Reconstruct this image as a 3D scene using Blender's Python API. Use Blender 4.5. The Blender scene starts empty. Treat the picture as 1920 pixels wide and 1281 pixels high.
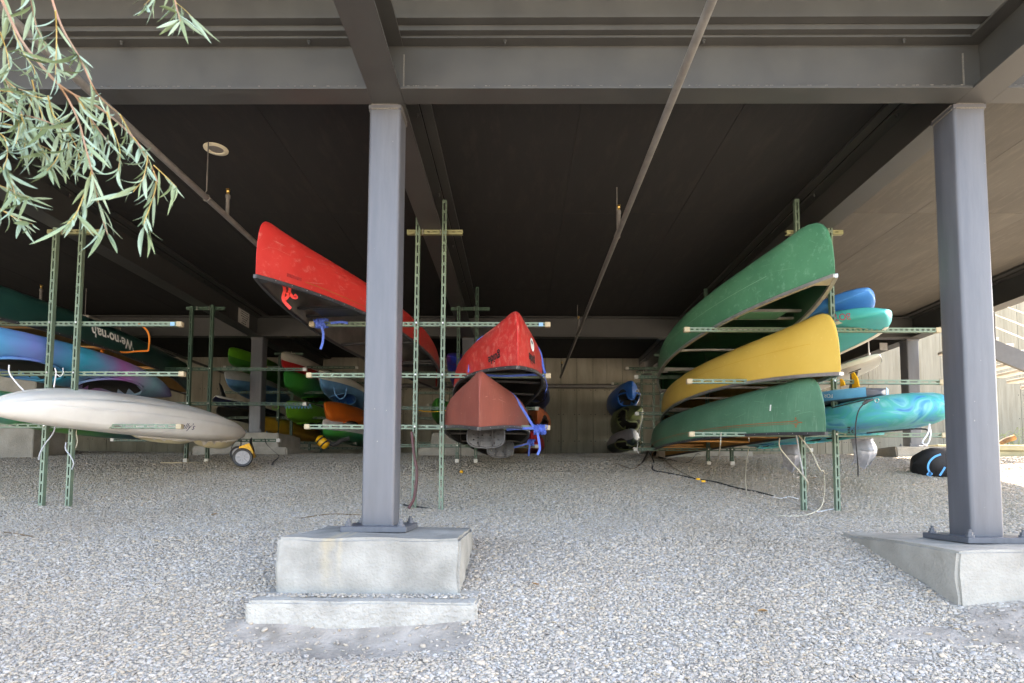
import bpy, bmesh, math, random
from mathutils import Vector, Matrix, Euler
random.seed(7)
SC = bpy.context.scene
COL = SC.collection
CAMZ = 1.6                       # eye height above the gravel under the camera; the ground rises away from it
# ------------------------------------------------------------------ camera
FPX, PX, PY = 1100.0, 960.0, 838.5
_y, _p, _r = 0.0099, 0.0618, -0.005
def _rot():
    Ry = Matrix(((math.cos(_y), math.sin(_y), 0), (-math.sin(_y), math.cos(_y), 0), (0, 0, 1)))
    Rp = Matrix(((1, 0, 0), (0, math.cos(_p), math.sin(_p)), (0, -math.sin(_p), math.cos(_p))))
    Rr = Matrix(((math.cos(_r), 0, -math.sin(_r)), (0, 1, 0), (math.sin(_r), 0, math.cos(_r))))
    return Rr @ Rp @ Ry
CAMROT = _rot()
cd = bpy.data.cameras.new('camera'); cam = bpy.data.objects.new('camera', cd); COL.objects.link(cam)
cd.sensor_width = 36.0; cd.lens = FPX / 1920 * 36.0
cd.shift_y = (PY - 640.5) / 1920.0; cd.clip_start = 0.05; cd.clip_end = 400
ax, ay, az = CAMROT[0], CAMROT[1], CAMROT[2]
cam.matrix_world = Matrix(((ax[0], az[0], -ay[0], 0), (ax[1], az[1], -ay[1], 0), (ax[2], az[2], -ay[2], CAMZ), (0, 0, 0, 1)))
SC.camera = cam
cd.dof.use_dof = True; cd.dof.focus_distance = 6.0; cd.dof.aperture_fstop = 5.6
# ------------------------------------------------------------------ world, sun, exposure
W = bpy.data.worlds.new('World'); SC.world = W; W.use_nodes = True
wn = W.node_tree.nodes; wl = W.node_tree.links
sky = wn.new('ShaderNodeTexSky'); sky.sky_type = 'NISHITA'; sky.sun_disc = False
SUN_EL, SUN_AZ = math.radians(47), math.radians(58)     # azimuth clockwise from +Y: behind the building, to its right
sky.sun_elevation = SUN_EL; sky.sun_rotation = SUN_AZ
sky.air_density = 1.0; sky.dust_density = 2.5; sky.ozone_density = 1.0
wn['Background'].inputs['Strength'].default_value = 0.15
wl.new(sky.outputs[0], wn['Background'].inputs[0])
sd = bpy.data.lights.new('sun', 'SUN'); sd.energy = 4.5; sd.angle = math.radians(0.5); sd.color = (1.0, 0.94, 0.85)
so = bpy.data.objects.new('sun', sd); COL.objects.link(so)
sdir = Vector((math.sin(SUN_AZ) * math.cos(SUN_EL), math.cos(SUN_AZ) * math.cos(SUN_EL), math.sin(SUN_EL)))
so.rotation_euler = sdir.to_track_quat('Z', 'Y').to_euler(); so.location = (30, 40, 50)
vs = SC.view_settings
vs.view_transform = 'Standard'; vs.look = 'None'; vs.gamma = 1.0; vs.use_curve_mapping = False
vs.exposure = 3.6
vs.use_white_balance = True; vs.white_balance_temperature = 7550; vs.white_balance_tint = 14
SC.render.engine = 'CYCLES'
cy = SC.cycles
cy.use_denoising = True
try: cy.denoiser = 'OPENIMAGEDENOISE'
except Exception: pass
cy.max_bounces = 10; cy.diffuse_bounces = 7; cy.glossy_bounces = 4; cy.transparent_max_bounces = 6
cy.sample_clamp_indirect = 8.0; cy.caustics_reflective = False; cy.caustics_refractive = False

# ------------------------------------------------------------------ pixel -> place helpers
def ray(u, v):
    d = Vector(((u - PX) / FPX, 1.0, -(v - PY) / FPX)); w = CAMROT.transposed() @ d
    return w / w[1]
def at(u, v, Y):
    w = ray(u, v) * Y
    return Vector((w[0], Y, w[2] + CAMZ))
def onz(u, v, z):
    w = ray(u, v); k = (z - CAMZ) / w[2]
    return Vector((w[0] * k, w[1] * k, z))
GP = [(-60, -2.2), (-8, -1.75), (0, -1.55), (1.5, -1.17), (2.4, -0.90), (3.0, -0.715), (3.4, -0.585), (4.2, -0.40), (5.5, -0.235), (6.8, 0.04), (8, 0.285), (9.3, 0.44), (11, 0.555), (13.1, 0.655), (16, 0.70), (80, 0.9)]
def gz(x, y):
    for (a, za), (b, zb) in zip(GP, GP[1:]):
        if y <= b:
            t = max(0, (y - a) / (b - a)); z = za + (zb - za) * t; break
    else: z = GP[-1][1]
    z += 0.012 * math.sin(x * 1.7 + y * 0.9) + 0.008 * math.sin(x * 4.1 - y * 3.3)
    # hollow scraped out in front of the two front footings
    for cx, cyy, rx, ry, dp in ((-0.75, 2.86, 0.62, 0.2, 0.05), (3.1, 3.0, 0.95, 0.4, -0.045)):
        q = ((x - cx) / rx) ** 2 + ((y - cyy) / ry) ** 2
        if q < 1: z -= dp * (1 - q)
    return z + CAMZ
def dirt(x, y):
    d = 0
    for cx, cyy, rx, ry in ((-0.75, 2.9, 0.64, 0.16), (-1.15, 2.98, 0.4, 0.1), (2.5, 2.95, 0.36, 0.2), (2.75, 2.68, 0.62, 0.32), (2.0, 2.98, 0.2, 0.08), (1.75, 2.75, 0.12, 0.05)):
        q = ((x - cx) / rx) ** 2 + ((y - cyy) / ry) ** 2
        q += 0.35 * math.sin(9 * x + 5 * y) * math.sin(11 * y - 4 * x) + 0.2 * math.sin(23 * x)
        d = max(d, 1 - q - .25 * math.sin(31 * x + 17 * y) * math.sin(37 * y - 13 * x))
    return d

# ------------------------------------------------------------------ materials
MATS = {}
def streak(m, x0, w, col, amt, ztop, zlen):
    """a run-off stain down a face: a band in the object's own x, broken by noise, fading downwards"""
    n = m.node_tree.nodes; l = m.node_tree.links; b = n['Principled BSDF']; src = b.inputs['Base Color'].links[0].from_socket
    tc = n.new('ShaderNodeTexCoord'); sp = n.new('ShaderNodeSeparateXYZ'); l.new(tc.outputs['Object'], sp.inputs[0])
    nz = n.new('ShaderNodeTexNoise'); nz.inputs['Scale'].default_value = 9; nz.inputs['Detail'].default_value = 6; l.new(tc.outputs['Object'], nz.inputs['Vector'])
    def math_(op, a, c):
        k = n.new('ShaderNodeMath'); k.operation = op; k.use_clamp = op in ('MULTIPLY', 'SUBTRACT') and False
        for i, v in ((0, a), (1, c)):
            if isinstance(v, (int, float)): k.inputs[i].default_value = v
            else: l.new(v, k.inputs[i])
        return k.outputs[0]
    wob = math_('MULTIPLY', math_('SUBTRACT', nz.outputs['Fac'], .5), w * 3)
    dx = math_('ABSOLUTE', math_('ADD', math_('SUBTRACT', sp.outputs['X'], x0), wob), 0)
    f = math_('MAXIMUM', math_('SUBTRACT', 1.0, math_('DIVIDE', dx, w)), 0.0)
    g = math_('MAXIMUM', math_('SUBTRACT', 1.0, math_('DIVIDE', math_('SUBTRACT', ztop, sp.outputs['Z']), zlen)), 0.0)
    k = math_('MULTIPLY', math_('MULTIPLY', f, g), amt)
    mx = n.new('ShaderNodeMixRGB'); mx.inputs[2].default_value = (*col, 1); l.new(k, mx.inputs[0]); l.new(src, mx.inputs[1]); l.new(mx.outputs[0], b.inputs['Base Color'])
def S(r, g, b): # sRGB 0-255 -> linear
    f = lambda c: (c / 255 / 12.92) if c / 255 <= 0.04045 else ((c / 255 + 0.055) / 1.055) ** 2.4
    return (f(r), f(g), f(b))
def mat(name, c1, c2=None, rough=0.6, scale=6.0, metal=0.0, spec=0.5, bump=0.0, bscale=60.0, detail=6, stretch=(1, 1, 1), scratch=None, sscale=18.0, coord='Object', lo=0.35, hi=0.65, coat=0.0, trans=0.0):
    if name in MATS: return MATS[name]
    m = bpy.data.materials.new(name); m.use_nodes = True; MATS[name] = m
    n = m.node_tree.nodes; l = m.node_tree.links; b = n['Principled BSDF']
    b.inputs['Roughness'].default_value = rough; b.inputs['Metallic'].default_value = metal
    b.inputs['Specular IOR Level'].default_value = spec; b.inputs['Coat Weight'].default_value = coat
    tc = n.new('ShaderNodeTexCoord'); mp = n.new('ShaderNodeMapping'); mp.inputs['Scale'].default_value = stretch
    l.new(tc.outputs[coord], mp.inputs[0])
    c2 = c2 or tuple(x * 0.8 for x in c1)
    nz = n.new('ShaderNodeTexNoise'); nz.inputs['Scale'].default_value = scale; nz.inputs['Detail'].default_value = detail; nz.inputs['Roughness'].default_value = 0.6
    l.new(mp.outputs[0], nz.inputs['Vector'])
    rp = n.new('ShaderNodeValToRGB'); rp.color_ramp.elements[0].position = lo; rp.color_ramp.elements[1].position = hi
    rp.color_ramp.elements[0].color = (*c2, 1); rp.color_ramp.elements[1].color = (*c1, 1)
    l.new(nz.outputs['Fac'], rp.inputs[0]); out = rp.outputs[0]
    if scratch:
        s1 = n.new('ShaderNodeTexNoise'); s1.inputs['Scale'].default_value = sscale; s1.inputs['Detail'].default_value = 8; s1.inputs['Roughness'].default_value = 0.75
        m2 = n.new('ShaderNodeMapping'); m2.inputs['Scale'].default_value = scratch[1]
        l.new(tc.outputs[coord], m2.inputs[0]); l.new(m2.outputs[0], s1.inputs['Vector'])
        r2 = n.new('ShaderNodeValToRGB'); r2.color_ramp.elements[0].position = scratch[2]; r2.color_ramp.elements[1].position = min(1, scratch[2] + 0.12)
        r2.color_ramp.elements[0].color = (0, 0, 0, 1); r2.color_ramp.elements[1].color = (scratch[3],) * 3 + (1,)
        l.new(s1.outputs['Fac'], r2.inputs[0])
        mx = n.new('ShaderNodeMixRGB'); mx.inputs[2].default_value = (*scratch[0], 1)
        l.new(r2.outputs[0], mx.inputs[0]); l.new(out, mx.inputs[1]); out = mx.outputs[0]
    l.new(out, b.inputs['Base Color'])
    # roughness breakup
    rr = n.new('ShaderNodeMapRange'); rr.inputs[3].default_value = max(0.05, rough - 0.1); rr.inputs[4].default_value = min(1, rough + 0.12)
    l.new(nz.outputs['Fac'], rr.inputs[0]); l.new(rr.outputs[0], b.inputs['Roughness'])
    if bump:
        bn = n.new('ShaderNodeTexNoise'); bn.inputs['Scale'].default_value = bscale; bn.inputs['Detail'].default_value = 5
        l.new(mp.outputs[0], bn.inputs['Vector'])
        bp = n.new('ShaderNodeBump'); bp.inputs['Strength'].default_value = bump; bp.inputs['Distance'].default_value = 0.02
        l.new(bn.outputs['Fac'], bp.inputs['Height']); l.new(bp.outputs[0], b.inputs['Normal'])
    if trans:
        b.inputs['Transmission Weight'].default_value = trans
    return m
def swirl(name, cols, scale=2.0, rough=0.4, stretch=(1, 1, 1), distort=1.5, bump=0.0):
    if name in MATS: return MATS[name]
    m = bpy.data.materials.new(name); m.use_nodes = True; MATS[name] = m
    n = m.node_tree.nodes; l = m.node_tree.links; b = n['Principled BSDF']; b.inputs['Roughness'].default_value = rough
    tc = n.new('ShaderNodeTexCoord'); mp = n.new('ShaderNodeMapping'); mp.inputs['Scale'].default_value = stretch
    l.new(tc.outputs['Object'], mp.inputs[0])
    nz = n.new('ShaderNodeTexNoise'); nz.inputs['Scale'].default_value = scale; nz.inputs['Detail'].default_value = 3; nz.inputs['Distortion'].default_value = distort
    l.new(mp.outputs[0], nz.inputs['Vector'])
    rp = n.new('ShaderNodeValToRGB'); el = rp.color_ramp.elements
    while len(el) < len(cols): el.new(0.5)
    for i, c in enumerate(cols):
        el[i].position = 0.3 + 0.4 * i / (len(cols) - 1); el[i].color = (*c, 1)
    l.new(nz.outputs['Fac'], rp.inputs[0]); l.new(rp.outputs[0], b.inputs['Base Color'])
    return m
def grad(name, stops, axis='Y', rough=0.4, noise=0.25):
    """colour bands along the boat's own length, as moulded into the plastic (stops in metres)"""
    if name in MATS: return MATS[name]
    m = bpy.data.materials.new(name); m.use_nodes = True; MATS[name] = m
    n = m.node_tree.nodes; l = m.node_tree.links; b = n['Principled BSDF']; b.inputs['Roughness'].default_value = rough
    tc = n.new('ShaderNodeTexCoord'); sp = n.new('ShaderNodeSeparateXYZ'); l.new(tc.outputs['Object'], sp.inputs[0])
    nz = n.new('ShaderNodeTexNoise'); nz.inputs['Scale'].default_value = 2.2; nz.inputs['Detail'].default_value = 4; nz.inputs['Distortion'].default_value = 0.8
    l.new(tc.outputs['Object'], nz.inputs['Vector'])
    ma = n.new('ShaderNodeMath'); ma.operation = 'MULTIPLY_ADD'; ma.inputs[1].default_value = noise * 4; ma.inputs[2].default_value = -noise * 2
    l.new(nz.outputs['Fac'], ma.inputs[0])
    ad = n.new('ShaderNodeMath'); ad.operation = 'ADD'; l.new(sp.outputs[axis], ad.inputs[0]); l.new(ma.outputs[0], ad.inputs[1])
    lo, hi = stops[0][0], stops[-1][0]
    mr = n.new('ShaderNodeMapRange'); mr.inputs[1].default_value = lo; mr.inputs[2].default_value = hi; l.new(ad.outputs[0], mr.inputs[0])
    rp = n.new('ShaderNodeValToRGB'); el = rp.color_ramp.elements
    while len(el) < len(stops): el.new(0.5)
    for i, (p, c) in enumerate(stops):
        el[i].position = (p - lo) / (hi - lo); el[i].color = (*c, 1)
    l.new(mr.outputs[0], rp.inputs[0]); l.new(rp.outputs[0], b.inputs['Base Color'])
    return m

STEEL = mat('painted_steel', S(84, 86, 92), S(74, 76, 82), rough=0.42, scale=5, bump=0.03, bscale=120, stretch=(3, 3, .35), scratch=(S(150, 148, 143), (5, 5, 1.6), 0.69, 0.5), sscale=14)
STEELD = mat('painted_steel_dark', S(58, 58, 56), S(51, 51, 50), rough=0.5, scale=4, scratch=(S(150, 145, 135), (2, 2, 2), 0.72, 0.35))
WELD = mat('weld_bead', S(108, 106, 100), S(84, 82, 79), rough=0.5, scale=120, bump=0.6, bscale=160)
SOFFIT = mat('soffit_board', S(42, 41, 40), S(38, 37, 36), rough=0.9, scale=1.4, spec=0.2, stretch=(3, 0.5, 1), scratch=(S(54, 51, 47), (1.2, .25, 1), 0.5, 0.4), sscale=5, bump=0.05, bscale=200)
SOFF_LIT = mat('soffit_painted_bounce', S(88, 85, 80), S(76, 73, 69), rough=0.9, scale=1.2, spec=0.2, stretch=(1.2, .5, 1), scratch=(S(104, 99, 91), (3, .4, 1), 0.5, 0.35), sscale=6, bump=0.08, bscale=120)  # right-bay copy of the soffit board, bounce light painted into its lighter colour
SOFFB = mat('soffit_backing', S(34, 32, 30), rough=0.95)
CONC = mat('concrete', S(154, 151, 143), S(130, 127, 120), rough=0.9, scale=3.5, spec=0.25, bump=0.4, bscale=70, scratch=(S(112, 109, 102), (1, 1, 1), 0.62, 0.7), sscale=34)
CONCL = mat('concrete_lower', S(168, 165, 157), S(144, 141, 134), rough=0.92, scale=6, spec=0.2, bump=0.7, bscale=50, scratch=(S(126, 122, 114), (1, 1, 1), 0.62, 0.7), sscale=26)
CONCW = mat('concrete_wall', S(156, 152, 138), S(132, 128, 116), rough=0.92, scale=2.2, spec=0.2, stretch=(2.2, 1, .45), bump=0.18, bscale=40, scratch=(S(96, 92, 82), (3, 3, .7), 0.6, 0.55), sscale=6)
CONCR = mat('concrete_board_formed', S(140, 134, 117), S(122, 116, 100), rough=0.92, scale=2.0, spec=0.2, stretch=(5, 1, .35), bump=0.2, bscale=30, scratch=(S(104, 96, 80), (9, 3, .4), 0.56, 0.6), sscale=3)
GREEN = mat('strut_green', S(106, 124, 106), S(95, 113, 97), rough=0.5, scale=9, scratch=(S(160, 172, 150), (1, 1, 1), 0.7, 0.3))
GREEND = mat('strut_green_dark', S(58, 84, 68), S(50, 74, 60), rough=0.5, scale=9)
YGREEN = mat('strut_zinc_yellow', S(136, 136, 98), S(124, 124, 92), rough=0.45, scale=12)
SLOT = mat('slot_shadow_lining', S(34, 40, 36), rough=0.9)
CAPW = mat('end_cap_cream', S(176, 162, 134), S(158, 144, 116), rough=0.6, scale=30)
CAPWH = mat('end_cap_white', S(196, 194, 188), rough=0.6)
BLACKP = mat('black_plastic', S(38, 38, 40), S(30, 30, 32), rough=0.45, scale=14, bump=0.05, bscale=180)
VINYL = mat('gunwale_vinyl', S(58, 58, 60), S(44, 44, 46), rough=0.42, scale=14, scratch=(S(130, 128, 124), (3, .6, 3), 0.66, 0.5))
ALU = mat('aluminium', S(190, 188, 184), S(160, 158, 155), rough=0.38, metal=0.75, scale=9)
WOOD = mat('ash_wood', S(198, 150, 84), S(172, 122, 62), rough=0.5, scale=8, stretch=(1, 12, 12))
WHITEP = mat('white_plastic', S(214, 212, 206), S(196, 194, 188), rough=0.5, scale=5)
ROPE = mat('rope_pale', S(188, 182, 165), S(160, 152, 134), rough=0.8, scale=90)
ROPEW = mat('strap_white', S(224, 224, 226), S(190, 190, 192), rough=0.8, scale=40)
STRAPB = mat('strap_blue', S(82, 112, 200), S(62, 90, 178), rough=0.7, scale=50)
STRAPO = mat('strap_orange', S(228, 132, 40), S(206, 112, 30), rough=0.7, scale=50)
STRAPR = mat('strap_red', S(214, 52, 44), S(186, 40, 34), rough=0.7, scale=50)
STRAPK = mat('strap_black', S(36, 36, 38), rough=0.75)
BRASS = mat('brass', S(200, 170, 100), S(170, 140, 80), rough=0.3, metal=0.9)
YEL = mat('yellow_plastic', S(236, 180, 30), S(222, 165, 20), rough=0.42, scale=6)
DARKIN = mat('dark_interior', S(44, 42, 40), S(34, 32, 31), rough=0.7, scale=8)
BOARDIN = mat('tan_interior', S(150, 112, 58), S(128, 94, 46), rough=0.55, scale=5)
PALEIN = mat('pale_grey_interior', S(126, 124, 118), S(104, 102, 97), rough=0.6, scale=5)

# ------------------------------------------------------------------ mesh building
class MB:
    def __init__(s): s.v = []; s.f = []; s.m = []
    def add(s, vs, fs, m=0):
        o = len(s.v); s.v += [tuple(x) for x in vs]
        for f in fs: s.f.append(tuple(i + o for i in f)); s.m.append(m)
        return s
    def box(s, c, d, R=None, m=0):
        hx, hy, hz = d[0] / 2, d[1] / 2, d[2] / 2; c = Vector(c)
        vs = [Vector((x, y, z)) for z in (-hz, hz) for y in (-hy, hy) for x in (-hx, hx)]
        if R: vs = [R @ v for v in vs]
        return s.add([v + c for v in vs], [(0, 2, 3, 1), (4, 5, 7, 6), (0, 1, 5, 4), (2, 6, 7, 3), (0, 4, 6, 2), (1, 3, 7, 5)], m)
    def bb(s, a, b, m=0):
        a, b = Vector(a), Vector(b); return s.box((a + b) / 2, [abs(x) for x in (b - a)], None, m)
    def bev(s, a, b, r=0.004, m=0, R=None, n=1):
        """box with bevelled edges"""
        bm = bmesh.new(); a, b = Vector(a), Vector(b)
        bmesh.ops.create_cube(bm, size=1)
        d = b - a; c = (a + b) / 2
        for v in bm.verts: v.co = Vector((v.co.x * abs(d.x), v.co.y * abs(d.y), v.co.z * abs(d.z)))
        bmesh.ops.bevel(bm, geom=bm.edges[:], offset=r, segments=n, affect='EDGES', profile=0.5)
        if R:
            for v in bm.verts: v.co = R @ v.co
        bm.verts.index_update()
        s.add([v.co + c for v in bm.verts], [[v.index for v in f.verts] for f in bm.faces], m); bm.free(); return s
    def tube(s, pts, r, n=8, m=0, cap=True, flat=None, up=None):
        """tube along points; flat=(w,t) makes a strap of that section instead"""
        pts = [Vector(p) for p in pts]; rings = []
        T0 = (pts[1] - pts[0]).normalized()
        u = Vector(up) if up else (Vector((0, 0, 1)) if abs(T0.z) < 0.9 else Vector((1, 0, 0)))
        for i, p in enumerate(pts):
            T = ((pts[min(i + 1, len(pts) - 1)] - pts[max(i - 1, 0)])).normalized()
            side = T.cross(u)
            if side.length < 1e-4: side = T.cross(Vector((0.3, 1, 0.2)))
            side.normalize(); upv = side.cross(T).normalized(); u = upv if not up else u
            rr = r[i] if isinstance(r, (list, tuple)) else r
            if flat:
                rings.append([p + side * sx * flat[0] / 2 + upv * sz * flat[1] / 2 for sx, sz in ((-1, -1), (1, -1), (1, 1), (-1, 1))])
            else:
                rings.append([p + side * rr * math.cos(2 * math.pi * k / n) + upv * rr * math.sin(2 * math.pi * k / n) for k in range(n)])
        return s.loft(rings, True, m, cap)
    def loft(s, rings, closed=True, m=0, cap=False):
        k = len(rings[0]); vs = [p for r in rings for p in r]; fs = []
        for i in range(len(rings) - 1):
            for j in range(k if closed else k - 1):
                a = i * k + j; b = i * k + (j + 1) % k
                fs.append((a, b, b + k, a + k))
        if cap: fs.append(tuple(reversed(range(k)))); fs.append(tuple(range((len(rings) - 1) * k, len(rings) * k)))
        return s.add(vs, fs, m)
    def prism(s, poly, d, m=0):
        """poly: list of 3D points, extruded by vector d"""
        k = len(poly); poly = [Vector(p) for p in poly]; d = Vector(d)
        return s.add(poly + [p + d for p in poly], [tuple(reversed(range(k))), tuple(range(k, 2 * k))] + [(i, (i + 1) % k, (i + 1) % k + k, i + k) for i in range(k)], m)
    def cyl(s, a, b, r, n=12, m=0): return s.tube([a, b], r, n, m)
    def sphere(s, c, r, n=10, m=0, sc=(1, 1, 1)):
        c = Vector(c); rings = []
        for i in range(1, n // 2):
            th = math.pi * i / (n // 2)
            rings.append([c + Vector((r * sc[0] * math.sin(th) * math.cos(2 * math.pi * k / n), r * sc[1] * math.sin(th) * math.sin(2 * math.pi * k / n), r * sc[2] * math.cos(th))) for k in range(n)])
        return s.loft(rings, True, m, True)
    def build(s, name, mats, parent=None, smooth=None, local=False):
        me = bpy.data.meshes.new(name)
        off = Vector((0, 0, 0))
        if parent is not None and not local: off = ROOT.get(parent.name, Vector((0, 0, 0)))
        me.from_pydata([tuple(Vector(v) - off) for v in s.v], [], s.f)
        if not isinstance(mats, (list, tuple)): mats = [mats]
        for mm in mats: me.materials.append(mm)
        me.polygons.foreach_set('material_index', s.m)
        bm = bmesh.new(); bm.from_mesh(me); bmesh.ops.recalc_face_normals(bm, faces=bm.faces); bm.to_mesh(me); bm.free()
        if smooth:
            me.polygons.foreach_set('use_smooth', [True] * len(me.polygons))
            me.set_sharp_from_angle(angle=math.radians(smooth))
        me.update()
        o = bpy.data.objects.new(name, me); COL.objects.link(o)
        if parent is not None: o.parent = parent; ROOT[o.name] = off
        return o
ROOT = {}
def thing(name, label, cat, loc=(0, 0, 0), group=None, matrix=None):
    o = bpy.data.objects.new(name, None); COL.objects.link(o); o.empty_display_size = 0.1
    if matrix is not None: o.matrix_world = matrix; ROOT[o.name] = Vector((0, 0, 0))
    else: o.location = loc; ROOT[o.name] = Vector(loc)
    o['label'] = label; o['category'] = cat
    if group: o['group'] = group
    return o
def tag(o, label, cat, group=None):
    o['label'] = label; o['category'] = cat
    if group: o['group'] = group
    return o
def struct(o): o['kind'] = 'structure'; return o
def spline(pts, n=8):
    pts = [Vector(p) for p in pts]
    if len(pts) < 3: return pts
    P = [pts[0] * 2 - pts[1]] + pts + [pts[-1] * 2 - pts[-2]]; out = []
    for i in range(1, len(P) - 2):
        for k in range(n):
            t = k / n; a, b, c, d = P[i - 1], P[i], P[i + 1], P[i + 2]
            out.append(0.5 * ((2 * b) + (c - a) * t + (2 * a - 5 * b + 4 * c - d) * t * t + (3 * b - a - 3 * c + d) * t ** 3))
    return out + [pts[-1]]

# ================================================================== the setting
ZT = 2.446 + CAMZ           # underside of girders
BH = 0.345                  # girder depth
ZC = 2.83 + CAMZ            # soffit level
GX = [-8.2, -4.42, -0.845, 2.90, 6.60]     # girder lines
YF, YB = 3.75, 9.75         # front and back column lines
YW = 13.1                   # back wall face

# ---- ground sheet
def ground_material():
    m = bpy.data.materials.new('gravel_ground'); m.use_nodes = True
    n = m.node_tree.nodes; l = m.node_tree.links; b = n['Principled BSDF']; b.inputs['Roughness'].default_value = 0.95; b.inputs['Specular IOR Level'].default_value = 0.2
    tc = n.new('ShaderNodeTexCoord')
    vo = n.new('ShaderNodeTexVoronoi'); vo.inputs['Scale'].default_value = 52; vo.inputs['Randomness'].default_value = 1.0
    l.new(tc.outputs['Object'], vo.inputs['Vector'])
    sp = n.new('ShaderNodeSeparateColor'); l.new(vo.outputs['Color'], sp.inputs[0])
    rp = n.new('ShaderNodeValToRGB'); e = rp.color_ramp.elements
    for p, c in ((0.0, S(128, 122, 114)), (0.3, S(146, 139, 129)), (0.55, S(154, 149, 140)), (0.8, S(164, 157, 144)), (1.0, S(180, 175, 167))):
        if p in (0.0, 1.0): k = e[0] if p == 0 else e[-1]; k.color = (*c, 1)
        else: k = e.new(p); k.color = (*c, 1)
    l.new(sp.outputs[0], rp.inputs[0])
    at_ = n.new('ShaderNodeAttribute'); at_.attribute_name = 'dirt'
    nz = n.new('ShaderNodeTexNoise'); nz.inputs['Scale'].default_value = 7; nz.inputs['Detail'].default_value = 8
    l.new(tc.outputs['Object'], nz.inputs['Vector'])
    dr = n.new('ShaderNodeValToRGB'); dr.color_ramp.elements[0].color = (*S(122, 115, 106), 1); dr.color_ramp.elements[1].color = (*S(158, 150, 140), 1); dr.color_ramp.elements[0].position = .35; dr.color_ramp.elements[1].position = .65
    l.new(nz.outputs['Fac'], dr.inputs[0])
    mx = n.new('ShaderNodeMixRGB'); l.new(at_.outputs['Fac'], mx.inputs[0]); l.new(rp.outputs[0], mx.inputs[1]); l.new(dr.outputs[0], mx.inputs[2])
    l.new(mx.outputs[0], b.inputs['Base Color'])
    inv = n.new('ShaderNodeMath'); inv.operation = 'SUBTRACT'; inv.inputs[0].default_value = 1.0; l.new(at_.outputs['Fac'], inv.inputs[1])
    hm = n.new('ShaderNodeMath'); hm.operation = 'MULTIPLY'; l.new(vo.outputs['Distance'], hm.inputs[0]); l.new(inv.outputs[0], hm.inputs[1])
    ha = n.new('ShaderNodeMath'); ha.operation = 'MULTIPLY_ADD'; ha.inputs[1].default_value = -1; l.new(hm.outputs[0], ha.inputs[0])
    nf = n.new('ShaderNodeTexNoise'); nf.inputs['Scale'].default_value = 60; nf.inputs['Detail'].default_value = 6; l.new(tc.outputs['Object'], nf.inputs['Vector'])
    hs = n.new('ShaderNodeMath'); hs.operation = 'MULTIPLY'; hs.inputs[1].default_value = 0.8; l.new(nf.outputs['Fac'], hs.inputs[0]); l.new(hs.outputs[0], ha.inputs[2])
    bp = n.new('ShaderNodeBump'); bp.inputs['Strength'].default_value = 0.9; bp.inputs['Distance'].default_value = 0.012
    l.new(ha.outputs[0], bp.inputs['Height']); l.new(bp.outputs[0], b.inputs['Normal'])
    return m
def frange(a, b, d):
    n = max(1, int(round((b - a) / d))); return [a + (b - a) * i / n for i in range(n + 1)]
def sheet(name, xs, ys, mat_, attr=True, dz=0.0):
    vs = [(x, y, gz(x, y) + dz) for y in ys for x in xs]; k = len(xs)
    fs = [(j * k + i, j * k + i + 1, (j + 1) * k + i + 1, (j + 1) * k + i) for j in range(len(ys) - 1) for i in range(k - 1)]
    me = bpy.data.meshes.new(name); me.from_pydata(vs, [], fs); me.materials.append(mat_)
    if attr:
        a = me.attributes.new('dirt', 'FLOAT', 'POINT'); a.data.foreach_set('value', [max(0.0, min(1.0, dirt(x, y) * 4)) for (x, y, z) in vs])
    me.polygons.foreach_set('use_smooth', [True] * len(fs)); me.update()
    o = bpy.data.objects.new(name, me); COL.objects.link(o); return o
xs = [-60, -40, -25, -16] + frange(-11, -2, 0.3) + frange(-1.95, 4.2, 0.05) + frange(4.3, 13, 0.3) + [16, 25, 40, 60]
ys = [-60, -30, -15, -8, -4] + frange(-2, 2.0, 0.25) + frange(2.05, 3.6, 0.05) + frange(3.7, 16, 0.2) + [20, 30, 50, 80]
struct(sheet('ground', xs, ys, ground_material()))

# ---- loose gravel: pebbles scattered over the ground
def pebble_material():
    m = bpy.data.materials.new('pebble_stone'); m.use_nodes = True
    n = m.node_tree.nodes; l = m.node_tree.links; b = n['Principled BSDF']; b.inputs['Roughness'].default_value = 0.85; b.inputs['Specular IOR Level'].default_value = 0.3
    oi = n.new('ShaderNodeObjectInfo'); rp = n.new('ShaderNodeValToRGB'); e = rp.color_ramp.elements
    tab = ((0.0, S(134, 127, 119)), (0.12, S(148, 141, 132)), (0.3, S(160, 151, 139)), (0.5, S(171, 159, 141)), (0.62, S(158, 155, 152)), (0.8, S(172, 165, 155)), (0.93, S(168, 152, 131)), (1.0, S(184, 178, 170)))
    e[0].color = (*tab[0][1], 1); e[-1].color = (*tab[-1][1], 1)
    for p, c in tab[1:-1]: k = e.new(p); k.color = (*c, 1)
    l.new(oi.outputs['Random'], rp.inputs[0])
    ge = n.new('ShaderNodeNewGeometry'); nz = n.new('ShaderNodeTexNoise'); nz.inputs['Scale'].default_value = 0.9; nz.inputs['Detail'].default_value = 5; l.new(ge.outputs['Position'], nz.inputs['Vector'])
    dr = n.new('ShaderNodeValToRGB'); dr.color_ramp.elements[0].position = .48; dr.color_ramp.elements[1].position = .68; dr.color_ramp.elements[1].color = (.5, .5, .5, 1); l.new(nz.outputs['Fac'], dr.inputs[0])
    mx = n.new('ShaderNodeMixRGB'); mx.inputs[2].default_value = (*S(146, 134, 118), 1); l.new(dr.outputs[0], mx.inputs[0]); l.new(rp.outputs[0], mx.inputs[1]); l.new(mx.outputs[0], b.inputs['Base Color'])   # trodden, dustier patches
    return m
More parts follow.
